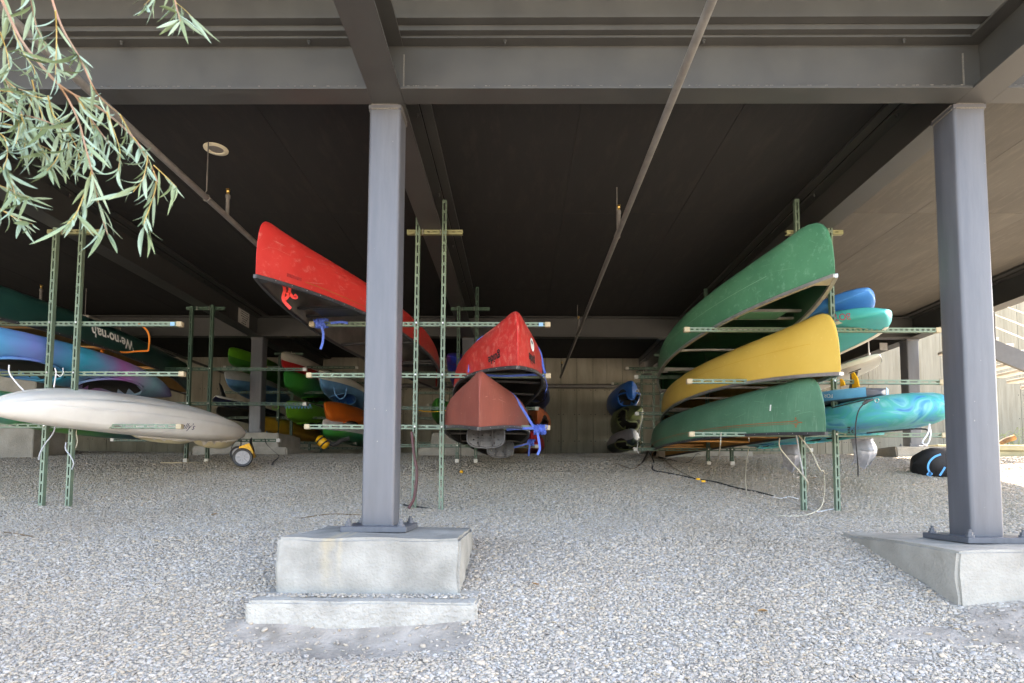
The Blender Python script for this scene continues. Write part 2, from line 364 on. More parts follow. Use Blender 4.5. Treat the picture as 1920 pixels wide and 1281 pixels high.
def gravel():
    g = bpy.data.node_groups.new('scatter_pebbles', 'GeometryNodeTree')
    g.interface.new_socket('Geometry', in_out='INPUT', socket_type='NodeSocketGeometry')
    g.interface.new_socket('Geometry', in_out='OUTPUT', socket_type='NodeSocketGeometry')
    N = g.nodes.new; L = g.links.new
    gi = N('NodeGroupInput'); go = N('NodeGroupOutput')
    d = N('GeometryNodeDistributePointsOnFaces'); na = N('GeometryNodeInputNamedAttribute'); na.data_type = 'FLOAT'; na.inputs[0].default_value = 'dens'
    L(gi.outputs[0], d.inputs['Mesh']); L(na.outputs[0], d.inputs['Density'])
    ico = N('GeometryNodeMeshIcoSphere'); ico.inputs['Radius'].default_value = 1.0; ico.inputs['Subdivisions'].default_value = 2
    sp = N('GeometryNodeSetPosition'); nz = N('ShaderNodeTexNoise'); nz.inputs['Scale'].default_value = 1.1; nz.inputs['Detail'].default_value = 1
    sb = N('ShaderNodeVectorMath'); sb.operation = 'SUBTRACT'; sb.inputs[1].default_value = (0.5, 0.5, 0.5); L(nz.outputs['Color'], sb.inputs[0])
    sc = N('ShaderNodeVectorMath'); sc.operation = 'SCALE'; sc.inputs['Scale'].default_value = 1.1; L(sb.outputs[0], sc.inputs[0])
    L(ico.outputs[0], sp.inputs['Geometry']); L(sc.outputs[0], sp.inputs['Offset'])
    sm = N('GeometryNodeSetShadeSmooth'); L(sp.outputs[0], sm.inputs['Geometry'])
    ms = N('GeometryNodeSetMaterial'); ms.inputs['Material'].default_value = pebble_material(); L(sm.outputs[0], ms.inputs['Geometry'])
    rs = N('FunctionNodeRandomValue'); rs.data_type = 'FLOAT_VECTOR'; rs.inputs[0].default_value = (0.0042, 0.0036, 0.0026); rs.inputs[1].default_value = (0.0130, 0.0102, 0.0062)
    rr = N('FunctionNodeRandomValue'); rr.data_type = 'FLOAT_VECTOR'; rr.inputs[0].default_value = (-0.5, -0.5, 0); rr.inputs[1].default_value = (0.5, 0.5, 6.283)
    io = N('GeometryNodeInstanceOnPoints'); L(d.outputs['Points'], io.inputs['Points']); L(ms.outputs[0], io.inputs['Instance'])
    rf = N('FunctionNodeRandomValue'); rf.data_type = 'FLOAT'; rf.inputs['Seed'].default_value = 9
    pw = N('ShaderNodeMath'); pw.operation = 'POWER'; pw.inputs[1].default_value = 7.0; L(rf.outputs[1], pw.inputs[0])
    ma = N('ShaderNodeMath'); ma.operation = 'MULTIPLY_ADD'; ma.inputs[1].default_value = 1.0; ma.inputs[2].default_value = 0.86; L(pw.outputs[0], ma.inputs[0])
    vm = N('ShaderNodeVectorMath'); vm.operation = 'SCALE'; L(rs.outputs[0], vm.inputs[0]); L(ma.outputs[0], vm.inputs['Scale'])   # a few larger stones among the small ones
    L(vm.outputs[0], io.inputs['Scale']); L(rr.outputs[0], io.inputs['Rotation'])
    L(io.outputs[0], go.inputs[0])
    vs, fs, dn = [], [], []
    def inside_block(x, y):
        return (-1.33 < x < -0.29 and 3.18 < y < 4.05) or (2.33 < x < 3.5 and 3.18 < y < 4.2)
    y = 1.9
    while y < 13.0:
        st = 0.06 if y < 3.5 else (0.12 if y < 6 else 0.3)
        hw = 0.93 * y + 0.5; x = -hw
        while x < hw:
            cx, cyy = x + st / 2, y + st / 2
            if not inside_block(cx, cyy):
                dd = 7000 if y < 3.6 else (5600 if y < 5 else (4000 if y < 7 else 1700))
                k = dirt(cx, cyy)
                if k > 0: dd *= max(0.06, 1 - 6 * k)
                if y > 7 and abs(cx) > 7: dd *= 0.5
                o = len(vs); vs += [(x, y, gz(x, y) + 0.002), (x + st, y, gz(x + st, y) + 0.002), (x + st, y + st, gz(x + st, y + st) + 0.002), (x, y + st, gz(x, y + st) + 0.002)]
                fs.append((o, o + 1, o + 2, o + 3)); dn += [dd] * 4
            x += st
        y += st
    for x in frange(-1.38, -.26, .06):          # pebbles that collect on the footing's ledge
        zz = -0.597 + CAMZ; o = len(vs); vs += [(x, 3.10, zz), (x + .06, 3.10, zz), (x + .06, 3.19, zz), (x, 3.19, zz)]; fs.append((o, o + 1, o + 2, o + 3)); dn += [3200] * 4
    me = bpy.data.meshes.new('gravel'); me.from_pydata(vs, [], fs)
    a = me.attributes.new('dens', 'FLOAT', 'POINT'); a.data.foreach_set('value', dn)
    o = bpy.data.objects.new('gravel', me); COL.objects.link(o)
    md = o.modifiers.new('pebbles', 'NODES'); md.node_group = g
    o['kind'] = 'stuff'; o['label'] = 'loose pale grey pebbles covering the sloping ground'; o['category'] = 'gravel'

# ---- soffit (ceiling) of separate boards
ce = MB(); ce.bb((-11, YF - .28, ZC + 0.022), (7.35, 16.5, ZC + 0.20)); ceo = struct(ce.build('ceiling', SOFFB))
pm = None; PWd, PLn = 1.22, 2.44
for i in range(-9, 6):
    for j in range(6):
        x0 = i * PWd + 0.46; y0 = 3.55 + j * PLn
        if pm is None:
            t = MB(); t.bev((0.001, 0.001, 0), (PWd - .001, PLn - .001, 0.02), 0.0015); po = t.build('soffit_panel', SOFFIT); pm = po.data; pmr = pm.copy(); pmr.materials[0] = SOFF_LIT
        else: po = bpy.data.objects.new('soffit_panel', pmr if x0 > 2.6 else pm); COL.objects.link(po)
        po.location = (x0, y0, ZC - random.uniform(0, 0.002)); po.parent = ceo
# unseen block above the soffit, shaped to keep the sun off the forecourt
up = MB(); up.bb((-14, 2.0, ZC + 0.40), (7.3, 24, ZC + 1.0)); struct(up.build('upper_shade_block', mat('shade_block_grey', S(120, 118, 114), rough=0.8)))
fa = MB()   # stepped fascia above the front beam
fa.bb((-11, 3.455, ZT + BH + .002), (7.3, 3.70, ZT + BH + 0.036))
fa.bb((-11, 3.40, ZT + BH + 0.038), (7.3, 3.70, ZT + BH + 0.06))
fa.bb((-11, 3.42, ZT + BH + 0.062), (7.3, 3.44, ZC + 0.398))
struct(fa.build('fascia', STEELD))

# ---- beams
def ibeam(name, label, a, b, wid=0.15, h=BH, group=None, bolts=0, cope=0.0, col=None):
    """I-section from a to b (points on its underside centre line)"""
    a, b = Vector(a), Vector(b); d = (b - a).normalized(); sd_ = d.cross(Vector((0, 0, 1)))
    t = thing(name, label, 'beam', a, group); col = col or STEELD
    def slab(nm, hw, z0, z1, par=t, m=col, cp=0.0):
        a0, b0 = a, b
        if cp: a0, b0 = a + d * cp, b - d * cp
        q = MB(); q.prism([a0 - sd_ * hw + Vector((0, 0, z0)), a0 + sd_ * hw + Vector((0, 0, z0)), a0 + sd_ * hw + Vector((0, 0, z1)), a0 - sd_ * hw + Vector((0, 0, z1))], b0 - a0)
        return q.build(nm, m, par)
    slab('bottom_flange', wid / 2, 0, 0.016, cp=cope); slab('web', 0.006, 0.0165, h - 0.0165); slab('top_flange', wid / 2, h - 0.016, h, cp=cope)
    L_ = (b - a).length
    for k in range(bolts):
        p = a + d * (L_ * (k + 0.6) / bolts)
        for s_ in (-1, 1):
            q = MB(); c = p + sd_ * (s_ * wid * 0.36) + Vector((0, 0, h - 0.016))
            q.cyl(c, c + Vector((0, 0, -0.026)), 0.007, 6); q.cyl(c + Vector((0, 0, -0.002)), c + Vector((0, 0, -0.011)), 0.012, 6)
            q.build('bolt', STEELD, t, smooth=40)
    return t, d, sd_
gl = ['steel girder along the concrete wall beside the dark green canoe', 'steel girder over the rack that holds the purple kayak', 'steel girder over the rack that holds the two red canoes', 'steel girder over the rack that holds the yellow canoe', 'steel girder over the column behind the paddle boards, by the stairs']
for gx, lb in zip(GX, gl):
    if gx < -8: continue
    t, d, s_ = ibeam('steel_girder', lb, (gx, 2.3, ZT), (gx, YW + 0.2, ZT), wid=0.205, group='girders running back under the building', bolts=9)
    q = MB()
    for sg in (-1, 1):
        q.bb((gx + sg * 0.11, 3.86, ZT + BH + 0.002), (gx + sg * 0.19, YW, ZT + BH + 0.03))
    q.build('soffit_angle', STEELD, t)
def crossbeams(Y, bays, nm, lbs, bolts, front):
    for (xa, xb), lb in zip(bays, lbs):
        t, d, s_ = ibeam('cross_beam', lb, (xa, Y, ZT + 0.0), (xb, Y, ZT + 0.0), wid=0.15, bolts=bolts, group=nm, cope=0.097)
        if front:
            for xe, sg in ((xa, 1), (xb, -1)):
                q = MB(); q.bb((xe + sg * 0.001, Y - 0.013, ZT + 0.02), (xe + sg * 0.10, Y - 0.0065, ZT + 0.27)); q.build('shear_plate', STEELD, t)
                q = MB(); q.tube([(xe + sg * 0.103, Y - 0.009, ZT + 0.02), (xe + sg * 0.103, Y - 0.009, ZT + 0.27)], 0.005, 5); q.build('weld', WELD, t)
            q = MB(); random.seed(3)
            for k in range(70):
                x = random.uniform(xa + .1, xb - .1)
                q.box((x, Y - 0.076, ZT + 0.017), (random.uniform(.004, .02), 0.003, random.uniform(.001, .004)))
            q.build('dust_crust', WELD, t)
bays = [(GX[i] + (0.0075 if i else 0), GX[i + 1] - 0.0075) for i in range(4)]
crossbeams(3.57, bays, 'front cross beams', ['front cross beam above the willow twigs, left of the column on the tall concrete block'.replace(', left of', ' and past'), 'front cross beam between the willow and the column on the tall concrete block', 'front cross beam between the two front columns', 'front cross beam running out past the column on the low wedge block'], 3, True)
crossbeams(YB - 0.02, bays, 'rear cross beams', ['rear cross beam behind the dark green canoe', 'rear cross beam behind the tall red canoe bow', 'rear cross beam behind the red canoe with blue straps', 'rear cross beam behind the stacked paddle boards'], 3, False)

# ---- columns
def rounded_sq(cx, cy_, w, r, n=4):
    pts = []
    for qx, qy, a0 in ((1, 1, 0), (-1, 1, 90), (-1, -1, 180), (1, -1, 270)):
        for k in range(n + 1):
            a = math.radians(a0 + 90 * k / n); pts.append((cx + qx * (w / 2 - r) + r * math.cos(a), cy_ + qy * (w / 2 - r) + r * math.sin(a)))
    return pts
def column(x, y, zb, label, w=0.203, plate=0.34, turn=0):
    t = thing('steel_column', label, 'column', (x, y, zb), 'square steel columns')
    poly = rounded_sq(x, y, w, 0.022)
    q = MB(); q.loft([[(px, py, zb + 0.028) for px, py in poly], [(px, py, ZT - 0.029) for px, py in poly]], True, 0, True); q.build('shaft', STEEL, t, smooth=40)
    q = MB(); q.bev((x - 0.105, y - 0.105, ZT - 0.028), (x + 0.105, y + 0.105, ZT - 0.001), 0.003); q.build('cap_plate', STEEL, t)
    q = MB()
    for dx, dy in ((0, -1), (1, 0), (-1, 0)):
        c = Vector((x + dx * (w / 2 + .002), y + dy * (w / 2 + .002), ZT - 0.029)); e = Vector((dy, dx, 0)) * (w / 2 - .015)
        q.tube([c - e, c - e * .3 + Vector((0, 0, .001)), c + e * .4, c + e], 0.005, 5)
        c = c + Vector((dx * .002, dy * .002, 0.029)); q.tube([c - e, c + e], 0.005, 5)
    q.build('weld', WELD, t)
    rnd = random.Random(int(abs(x) * 100 + y)); q = MB()      # chipped paint
    for k in range(16):
        zz = zb + .05 + rnd.random() ** 1.6 * (ZT - zb - .1); a = rnd.uniform(-.08, .08); s_ = rnd.uniform(.001, .0035); hgt = s_ * rnd.uniform(.8, 3)
        if rnd.random() < .6: P = [(x + a - s_, y - w / 2 - .0008, zz), (x + a + s_, y - w / 2 - .0008, zz + s_ * .5), (x + a + s_ * .6, y - w / 2 - .0008, zz + hgt), (x + a - s_ * .7, y - w / 2 - .0008, zz + hgt * .8)]
        else:
            sx_ = (1 if x < 0 else -1) * (w / 2 + .0008); P = [(x + sx_, y + a - s_, zz), (x + sx_, y + a + s_, zz + s_ * .5), (x + sx_, y + a + s_ * .6, zz + hgt), (x + sx_, y + a - s_ * .7, zz + hgt * .8)]
        q.add(P, [(0, 1, 2, 3)])
    q.build('paint_chips', mat('bare_primer', S(140, 138, 134), S(116, 112, 106), rough=.8, scale=60), t)['kind'] = 'stuff'
    q = MB(); q.bev((x - plate / 2, y - plate / 2, zb), (x + plate / 2, y + plate / 2, zb + 0.036), 0.004); bp = q.build('base_plate', STEEL, t)
    for sx in (-1, 1):
        for sy in (-1, 1):
            q = MB(); c = Vector((x + sx * plate * .4, y + sy * plate * .4, zb + .036)); q.cyl(c, c + Vector((0, 0, .012)), 0.024, 12); q.cyl(c + Vector((0, 0, .012)), c + Vector((0, 0, .03)), 0.017, 6); q.cyl(c + Vector((0, 0, .03)), c + Vector((0, 0, .045)), 0.009, 8)
            q.build('anchor_bolt', STEEL, bp, smooth=35)
    return t
zf1 = -0.30 + CAMZ
column(GX[2] - .025, YF, zf1, 'grey steel column standing on the tall concrete block in front of the red canoes', plate=.4)
column(GX[3] - 0.012, YF, -0.345 + CAMZ, 'grey steel column on the low wedge of concrete in front of the teal kayak', plate=.4)
column(GX[1], YB + .1, 0.80 + CAMZ, 'grey steel column on a rear footing between the lime green kayaks', plate=.3)
column(GX[2], YB + .1, 0.80 + CAMZ, 'grey steel column behind the red canoe with the blue straps', plate=.3)
column(GX[3], YB + .1, 0.80 + CAMZ, 'grey steel column behind the big green canoe', plate=.3)
column(GX[4], YB + .1, 0.62 + CAMZ, 'pale grey steel column in front of the cream concrete wall', plate=.3)

# ---- footings
def footing(label, parts, loc):
    t = thing('concrete_footing', label, 'footing', loc, 'concrete column footings')
    for nm, a, b, m, r in parts:
        bm = bmesh.new(); a, b = Vector(a), Vector(b); bmesh.ops.create_cube(bm, size=1)
        for v in bm.verts: v.co = Vector([(a[i] + b[i]) / 2 + v.co[i] * (b[i] - a[i]) for i in range(3)])
        bmesh.ops.bevel(bm, geom=bm.edges[:], offset=r, segments=2, affect='EDGES')
        bmesh.ops.subdivide_edges(bm, edges=[e for e in bm.edges if e.calc_length() > 0.25], cuts=9, use_grid_fill=True)
        rnd = random.Random(hash(nm) % 97)
        for v in bm.verts:
            v.co += Vector((math.sin(v.co.y * 17 + v.co.z * 23), math.sin(v.co.x * 13 + v.co.z * 19), math.sin(v.co.x * 11 + v.co.y * 7))) * 0.004 + Vector([rnd.uniform(-1, 1) * 0.003 for _ in range(3)])
        bm.verts.index_update(); q = MB(); q.add([v.co for v in bm.verts], [[v.index for v in f.verts] for f in bm.faces]); bm.free()
        o = q.build(nm, m, t, smooth=30)
    return t
STAIN = mat('stained_concrete', S(154, 152, 145), S(122, 120, 114), rough=0.9, scale=3.5, spec=0.25, bump=0.4, bscale=70, scratch=(S(118, 115, 108), (1, 1, 1), 0.61, 0.6), sscale=30)
streak(STAIN, -.23, .045, S(192, 172, 130), .34, .70, .34); streak(STAIN, -.16, .02, S(192, 172, 130), .25, .70, .3); streak(STAIN, .22, .12, S(120, 118, 112), .5, .74, .6)
ft = footing('tall two step concrete block under the column with the red canoes behind', [('pedestal', (-1.31, 3.2, -0.9 + CAMZ), (-0.31, 4.05, zf1 - .001), STAIN, 0.015), ('step', (-1.375, 3.0, -1.05 + CAMZ), (-0.20, 3.42, -0.602 + CAMZ), CONCL, 0.012)], (-0.8, 3.6, -1.0 + CAMZ))
footing('low wedge shaped concrete block half buried in gravel under the column', [('pedestal', (2.36, 3.2, -0.95 + CAMZ), (3.7, 4.35, -0.346 + CAMZ), CONC, 0.015)], (2.9, 3.7, -0.95 + CAMZ))
for gx, lb, zt_ in ((GX[1], 'weathered concrete footing under the rear column, behind the yellow wheeled cart', 0.799), (GX[2], 'rear concrete footing behind the two dark perforated seats', 0.799), (GX[3], 'rear concrete footing behind the lower green canoe', 0.799), (GX[4], 'concrete footing under the column beside the black duffel bag', 0.619)):
    footing(lb, [('pedestal', (gx - .55, 9.42, 0.2 + CAMZ), (gx + .55, 10.4, zt_ + CAMZ), CONC, 0.015), ('step', (gx - .72, 9.2, 0.1 + CAMZ), (gx + .78, 10.6, zt_ - .24 + CAMZ), CONC, 0.02)], (gx, 9.8, .1 + CAMZ))

# ---- back wall of concrete panels
def wall(name, x0, x1, zt_, step, m, label, y=YW, thick=0.25, zb=0.3):
    t = thing(name, label, 'wall', ((x0 + x1) / 2, y, zb + CAMZ)); x = x0
    core = MB(); core.bb((x0, y + .012, zb + CAMZ), (x1, y + thick, zt_)); core.build('core', SOFFB, t)
    while x < x1 - 0.01:
        w = min(step * random.uniform(.85, 1.15), x1 - x)
        if x1 - x - w < 0.15: w = x1 - x
        q = MB(); off = random.uniform(0, .006); q.bev((x + .003, y + off - .008, zb + CAMZ), (x + w - .003, y + .02, zt_ - .003), 0.003); p = q.build('panel', m, t)
        q = MB()
        for zz in (0.95, 1.55, 2.1):
            for xx in (x + .05, x + w - .05):
                c = Vector((xx, y + off - .0086, zz + CAMZ)); q.cyl(c, c + Vector((0, .0008, 0)), 0.011, 8)
        q.build('tie_hole', DARKIN, p); x += w
    return t
wall('concrete_wall', -11, 2.72, ZC - .001, 0.36, CONCW, 'dim concrete wall of narrow vertical boards at the back of the storage')
wall('concrete_wall', 3.95, 8.1, ZC - .001, 0.17, CONCR, 'cream board formed concrete wall behind the paddle boards')
wall('concrete_wall', 8.1, 18, 6.5 + CAMZ, 0.9, CONCR, 'pale concrete wall behind the outdoor stairs', y=YW + .5)
q = MB(); q.bb((2.72, YW + 1.6, .3 + CAMZ), (3.95, YW + 1.7, ZC)); tag(q.build('recess_wall', CONCW), 'dark recessed wall between the two concrete walls', 'wall')
q = MB(); q.bb((-11.2, 2.6, -1 + CAMZ), (-11, 16, ZC)); tag(q.build('side_wall', CONCW), 'shaded concrete side wall beyond the dark green canoe', 'wall')
# concrete pier and lintel on the far left
t = thing('concrete_pier', 'grey concrete pier behind the white kayak with a rough chipped edge', 'pier', (-7.1, 8.4, 0.2 + CAMZ))
q = MB(); q.bev((-7.7, 8.3, .1 + CAMZ), (-6.93, 8.9, 1.9 + CAMZ), 0.01); q.build('shaft', CONC, t)
q = MB(); q.bev((-8.6, 8.2, 2.02 + CAMZ), (-6.15, 8.9, 2.38 + CAMZ), 0.01); q.build('lintel', CONC, t)

# ---- pipes
PIPE = mat('pipe_grey', S(108, 106, 102), S(92, 90, 87), rough=0.5, scale=14)
def sprinkler_line(x, label, y0, y1, heads, hangers, r=0.024, z=2.35 + CAMZ):
    t = thing('sprinkler_pipe', label, 'pipe', (x, y0, z))
    q = MB(); q.tube([(x, y0 + (y1 - y0) * k / 24, z) for k in range(25)], r, 14); q.build('pipe', PIPE, t, smooth=60)
    for hy in heads:
        q = MB(); q.cyl((x, hy, z + r * .5), (x, hy, z + .19), 0.016, 10); q.cyl((x, hy, z + .17), (x, hy, z + .20), 0.021, 10); st = q.build('riser', PIPE, t, smooth=40)
        q = MB(); q.cyl((x, hy, z + .2), (x, hy, z + .22), 0.012, 8); q.sphere((x, hy, z + .235), 0.016, 8); q.cyl((x, hy, z + .25), (x, hy, z + .253), 0.02, 10); q.build('sprinkler_head', BRASS, st, smooth=40)
    for hy in hangers:
        q = MB(); q.cyl((x, hy, z + r + .035), (x, hy, ZC), 0.005, 8)
        q.tube([(x + (r + .004) * math.cos(a), hy, z + (r + .004) * math.sin(a)) for a in [math.radians(20 + 20 * k) for k in range(8)]][::1] + [(x, hy, z + r + .04)], 0.0035, 6)
        q.tube([(x + (r + .004) * math.cos(a), hy, z + (r + .004) * math.sin(a)) for a in [math.radians(20 - 20 * k) for k in range(12)]], 0.0035, 6); q.build('hanger', PIPE, t)
sprinkler_line(0.935, 'long grey sprinkler pipe hung between the two front columns', 2.35, YW - .25, (5.35, 9.0, 12.4), (5.45, 9.15))
sprinkler_line(-2.59, 'long grey sprinkler pipe hung past the willow twigs and the round ceiling light', 2.35, YW - .3, (5.05, 9.2), (4.7, 9.3))
sprinkler_line(-6.35, 'grey sprinkler pipe above the dark green canoe', 4.5, YW - .3, (7.6,), (8.4,))
q = MB(); zz = at(1000, 724, YW - .2)[2]; q.tube([(-2.6, YW - .2, zz), (0, YW - .2, zz), (2.7, YW - .2, zz)], 0.05, 12); o = q.build('wall_pipe', PIPE, None, smooth=50); tag(o, 'thick dark pipe running level across the back wall', 'pipe')
lz = ZC
t = thing('ceiling_light', 'round cream recessed light set in the dark soffit', 'light', onz(405, 279, lz)); c = onz(405, 279, lz)
q = MB(); rings = [[(c[0] + r_ * math.cos(2 * math.pi * k / 28), c[1] + r_ * math.sin(2 * math.pi * k / 28), lz - h_) for k in range(28)] for r_, h_ in ((0.098, 0.001), (0.097, 0.008), (0.066, 0.013), (0.058, 0.004))]
q.loft(rings, True); q.build('trim_ring', mat('light_trim', S(216, 208, 178), rough=0.5), t, smooth=50)
q = MB(); q.add([(c[0] + .06 * math.cos(2 * math.pi * k / 28), c[1] + .06 * math.sin(2 * math.pi * k / 28), lz - .005) for k in range(28)], [tuple(range(28))]); q.build('lens', mat('light_lens', S(120, 116, 108), rough=0.4), t)

# ---- notice on the girder by the rear column
t = thing('notice_sign', 'small white notice fixed to the girder above the rear column', 'sign', (GX[1] + .0, YB - .75, ZT + .1))
sx = GX[1] + 0.0085
q = MB(); q.bb((sx, 9.05, ZT + .0185), (sx + .004, 9.42, ZT + .30)); q.build('board', CAPWH, t)
for k, (w0, w1) in enumerate(((.1, .3), (.08, .32), (.1, .3), (.14, .27), (.16, .25), (.12, .26), (.1, .31))):
    q = MB(); random.seed(k); y_ = 9.05 + w0 * .9
    while y_ < 9.05 + w1:
        w_ = random.uniform(.02, .05); q.bb((sx + .0042, y_, ZT + .28 - k * .036), (sx + .005, y_ + w_, ZT + .266 - k * .036)); y_ += w_ + .012
    q.build('text_line', BLACKP, t)
# ================================================================== racks
def strut(q, a, b, nrm, pitch, slot, w=0.041, dpt=0.041, m=0, hw=0.0065):
    """slotted channel from a to b, its slotted face looking along nrm"""
    a, b, nrm = Vector(a), Vector(b), Vector(nrm); d = (b - a); L = d.length; d = d / L; s = d.cross(nrm).normalized() * (w / 2)
    e = s.normalized() * hw; n = max(1, int(L / pitch)); rem = (L - n * pitch) / 2; f0 = nrm * (dpt / 2)
    th = nrm * 0.003
    def quad(p0, p1, x0, x1): q.add([a + d * p0 + x0 + f0, a + d * p1 + x0 + f0, a + d * p1 + x1 + f0, a + d * p0 + x1 + f0], [(0, 1, 2, 3)], m)
    quad(0, L, -s, -e); quad(0, L, e, s); last = 0.0
    for k in range(n):
        c = rem + (k + .5) * pitch; quad(last, c - slot / 2, -e, e)
        # slot walls
        for p in (c - slot / 2, c + slot / 2): q.add([a + d * p - e + f0, a + d * p + e + f0, a + d * p + e + f0 - th, a + d * p - e + f0 - th], [(0, 1, 2, 3)], m)
        last = c + slot / 2
    quad(last, L, -e, e)
    for sg in (-1, 1):
        q.add([a + s * sg + f0, b + s * sg + f0, b + s * sg - f0, a + s * sg - f0], [(0, 1, 2, 3)], m)
        q.add([a + s * sg - f0, b + s * sg - f0, b + s * sg * .55 - f0, a + s * sg * .55 - f0], [(0, 1, 2, 3)], m)
        q.add([a + e * sg + f0, b + e * sg + f0, b + e * sg + f0 - th, a + e * sg + f0 - th], [(0, 1, 2, 3)], m)
LONG, SHORT = (0.102, 0.076), (0.0508, 0.028)
def rack(label, x, Y, arms, top, xc=0.127, green=GREEN, capm=CAPW, cross=True, foot=False, posts=(-1, 1), tape=False):
    zb = gz(x, Y) - 0.03
    t = thing('storage_rack', label, 'rack', (x, Y, zb), 'slotted strut storage racks')
    for s in posts:
        q = MB(); strut(q, (x + s * xc, Y, zb), (x + s * xc, Y, top + CAMZ - (0 if s > 0 else .02)), (0, -1, 0), *LONG); p = q.build('post', green, t)
        if foot: q = MB(); q.bev((x + s * xc - .028, Y - .03, zb + .02), (x + s * xc + .028, Y + .03, zb + .07), 0.004); q.build('foot_cap', CAPWH, p)
    for i, (z, xa, xb, sl) in enumerate(arms):
        z += CAMZ; q = MB(); strut(q, (xa, Y + .043, z), (xb, Y + .043, z), (0, -1, 0), *sl); ar = q.build('arm', green, t)
        for xe, sg in ((xa, -1), (xb, 1)):
            q = MB(); q.bev((xe - .026, Y + .017, z - .024), (xe + .026, Y + .069, z + .024), 0.004); q.build('end_cap', capm if sl == LONG else capm, ar)
        for s in posts:
            q = MB(); c = Vector((x + s * xc, Y - .021, z)); q.cyl(c, c + Vector((0, -.007, 0)), 0.0095, 6); q.build('bolt', ALU, ar)
        if tape and i == 0:
            q = MB(); q.bb((xb - .085, Y + .0215, z - .018), (xb - .045, Y + .0218, z + .015)); q.build('tape', mat('blue_tape', S(130, 178, 226), rough=0.7), ar)
    if cross:
        z = ZT - 0.0225; q = MB(); strut(q, (x - .24, Y + .043, z), (x + .3, Y + .043, z), (0, -1, 0), 0.06, 0.032); cb = q.build('cross_bar', YGREEN if capm is CAPW else green, t)
        for s in (-.085, .085):
            q = MB(); c = Vector((x + s, Y + .018, z)); q.tube([c + Vector((0, 0, -.03)), c + Vector((0, -.004, .02)), c + Vector((0, 0, .045))], 0.004, 6); q.build('clamp', ALU, cb)
    return t
R1, R2, R3, R4 = 5.5, 8.0, 10.9, 12.6
rack('front storage rack holding the two red canoes and the rust canoe', -0.842, R1, [(1.518, -1.981, .281, SHORT), (1.022, -1.995, .285, LONG), (.528, -2.0, .28, LONG)], 2.72, tape=True)
rack('front storage rack holding the yellow canoe and the paddle boards', 2.815, R1, [(1.473, 1.608, 3.985, SHORT), (.975, 1.627, 4.0, LONG), (.472, 1.64, 4.0, LONG)], 2.75, xc=.155)
rack('front storage rack holding the white kayak and the purple kayak', -4.35, R1, [(1.515, -5.6, -3.26, SHORT), (1.03, -5.6, -3.22, LONG), (.525, -5.6, -3.225, LONG)], 2.6, tape=True)
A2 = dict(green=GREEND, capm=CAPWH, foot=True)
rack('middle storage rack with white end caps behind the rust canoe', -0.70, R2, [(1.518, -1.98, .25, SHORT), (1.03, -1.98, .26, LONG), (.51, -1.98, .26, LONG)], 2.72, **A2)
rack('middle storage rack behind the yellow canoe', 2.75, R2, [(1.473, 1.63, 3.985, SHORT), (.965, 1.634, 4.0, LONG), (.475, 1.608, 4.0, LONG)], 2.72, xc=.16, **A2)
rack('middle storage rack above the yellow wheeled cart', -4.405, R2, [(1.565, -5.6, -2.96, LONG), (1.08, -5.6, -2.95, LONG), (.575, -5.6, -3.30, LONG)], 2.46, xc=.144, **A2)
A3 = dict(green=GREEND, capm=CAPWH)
for Y, w in ((R3, 'rear'), (R4, 'last')):
    rack(w + ' storage rack holding the orange and lime green kayaks', GX[1] + .05, Y, [(z, -5.55, -3.05, LONG) for z in (2.17, 1.69, 1.21, .74)], 2.4, **A3)
    rack(w + ' storage rack holding the green kayak with yellow cord', GX[2] + .05, Y, [(z, -1.95, .30 if Y < 12 else .45, LONG) for z in (2.17, 1.69, 1.21, .74)], 2.4, **A3)
    rack(w + ' storage rack holding the blue kayak by the back wall', GX[3] - .1, Y, [(z, 2.05, 3.9, LONG) for z in (2.17, 1.69, 1.21, .74)], 2.4, **A3)
# base strips lying on the gravel under the posts
for x, Y, w, lb in ((-4.45, 7.88, .75, 'pale strip lying on gravel under the dark rack posts near the cart'),):
    q = MB(); q.bev((x - w / 2, Y - .008, gz(x, Y) - .006), (x + w / 2, Y + .008, gz(x, Y) + .010), 0.003); tag(q.build('base_strip', CAPW), lb, 'strip')

# ================================================================== boats
def frame(B, Sn, roll=0.0):
    """matrix with +Y from stern to bow, Z up (rolled about the length)"""
    B, Sn = Vector(B), Vector(Sn); y = (B - Sn).normalized(); x = y.cross(Vector((0, 0, 1))).normalized(); z = x.cross(y)
    M = Matrix((x, y, z)).transposed().to_4x4(); M = M @ Matrix.Rotation(roll, 4, 'Y')
    M.translation = (B + Sn) / 2
    return M, (B - Sn).length
def text_mesh(body, size, mat_, parent, M, name='lettering', shear=0.0, outline=False, bold=0.0):
    cu = bpy.data.curves.new(name, 'FONT'); cu.body = body; cu.size = size; cu.extrude = 0.0006; cu.align_x = 'CENTER'; cu.align_y = 'CENTER'; cu.shear = shear; cu.offset = bold
    o = bpy.data.objects.new(name, cu); COL.objects.link(o)
    dg = bpy.context.evaluated_depsgraph_get(); me = bpy.data.meshes.new_from_object(o.evaluated_get(dg)); bpy.data.objects.remove(o)
    me.materials.clear(); me.materials.append(mat_)
    o = bpy.data.objects.new(name, me); COL.objects.link(o); o.parent = parent; o.matrix_local = M
    return o, me
def snap_to(o, me, hullfn, out=0.002):
    """wrap flat lettering onto the hull side: x of each vertex comes from the hull surface"""
    for v in me.vertices:
        p = o.matrix_local @ v.co; q = hullfn(p); v.co = o.matrix_local.inverted() @ q
    me.update()
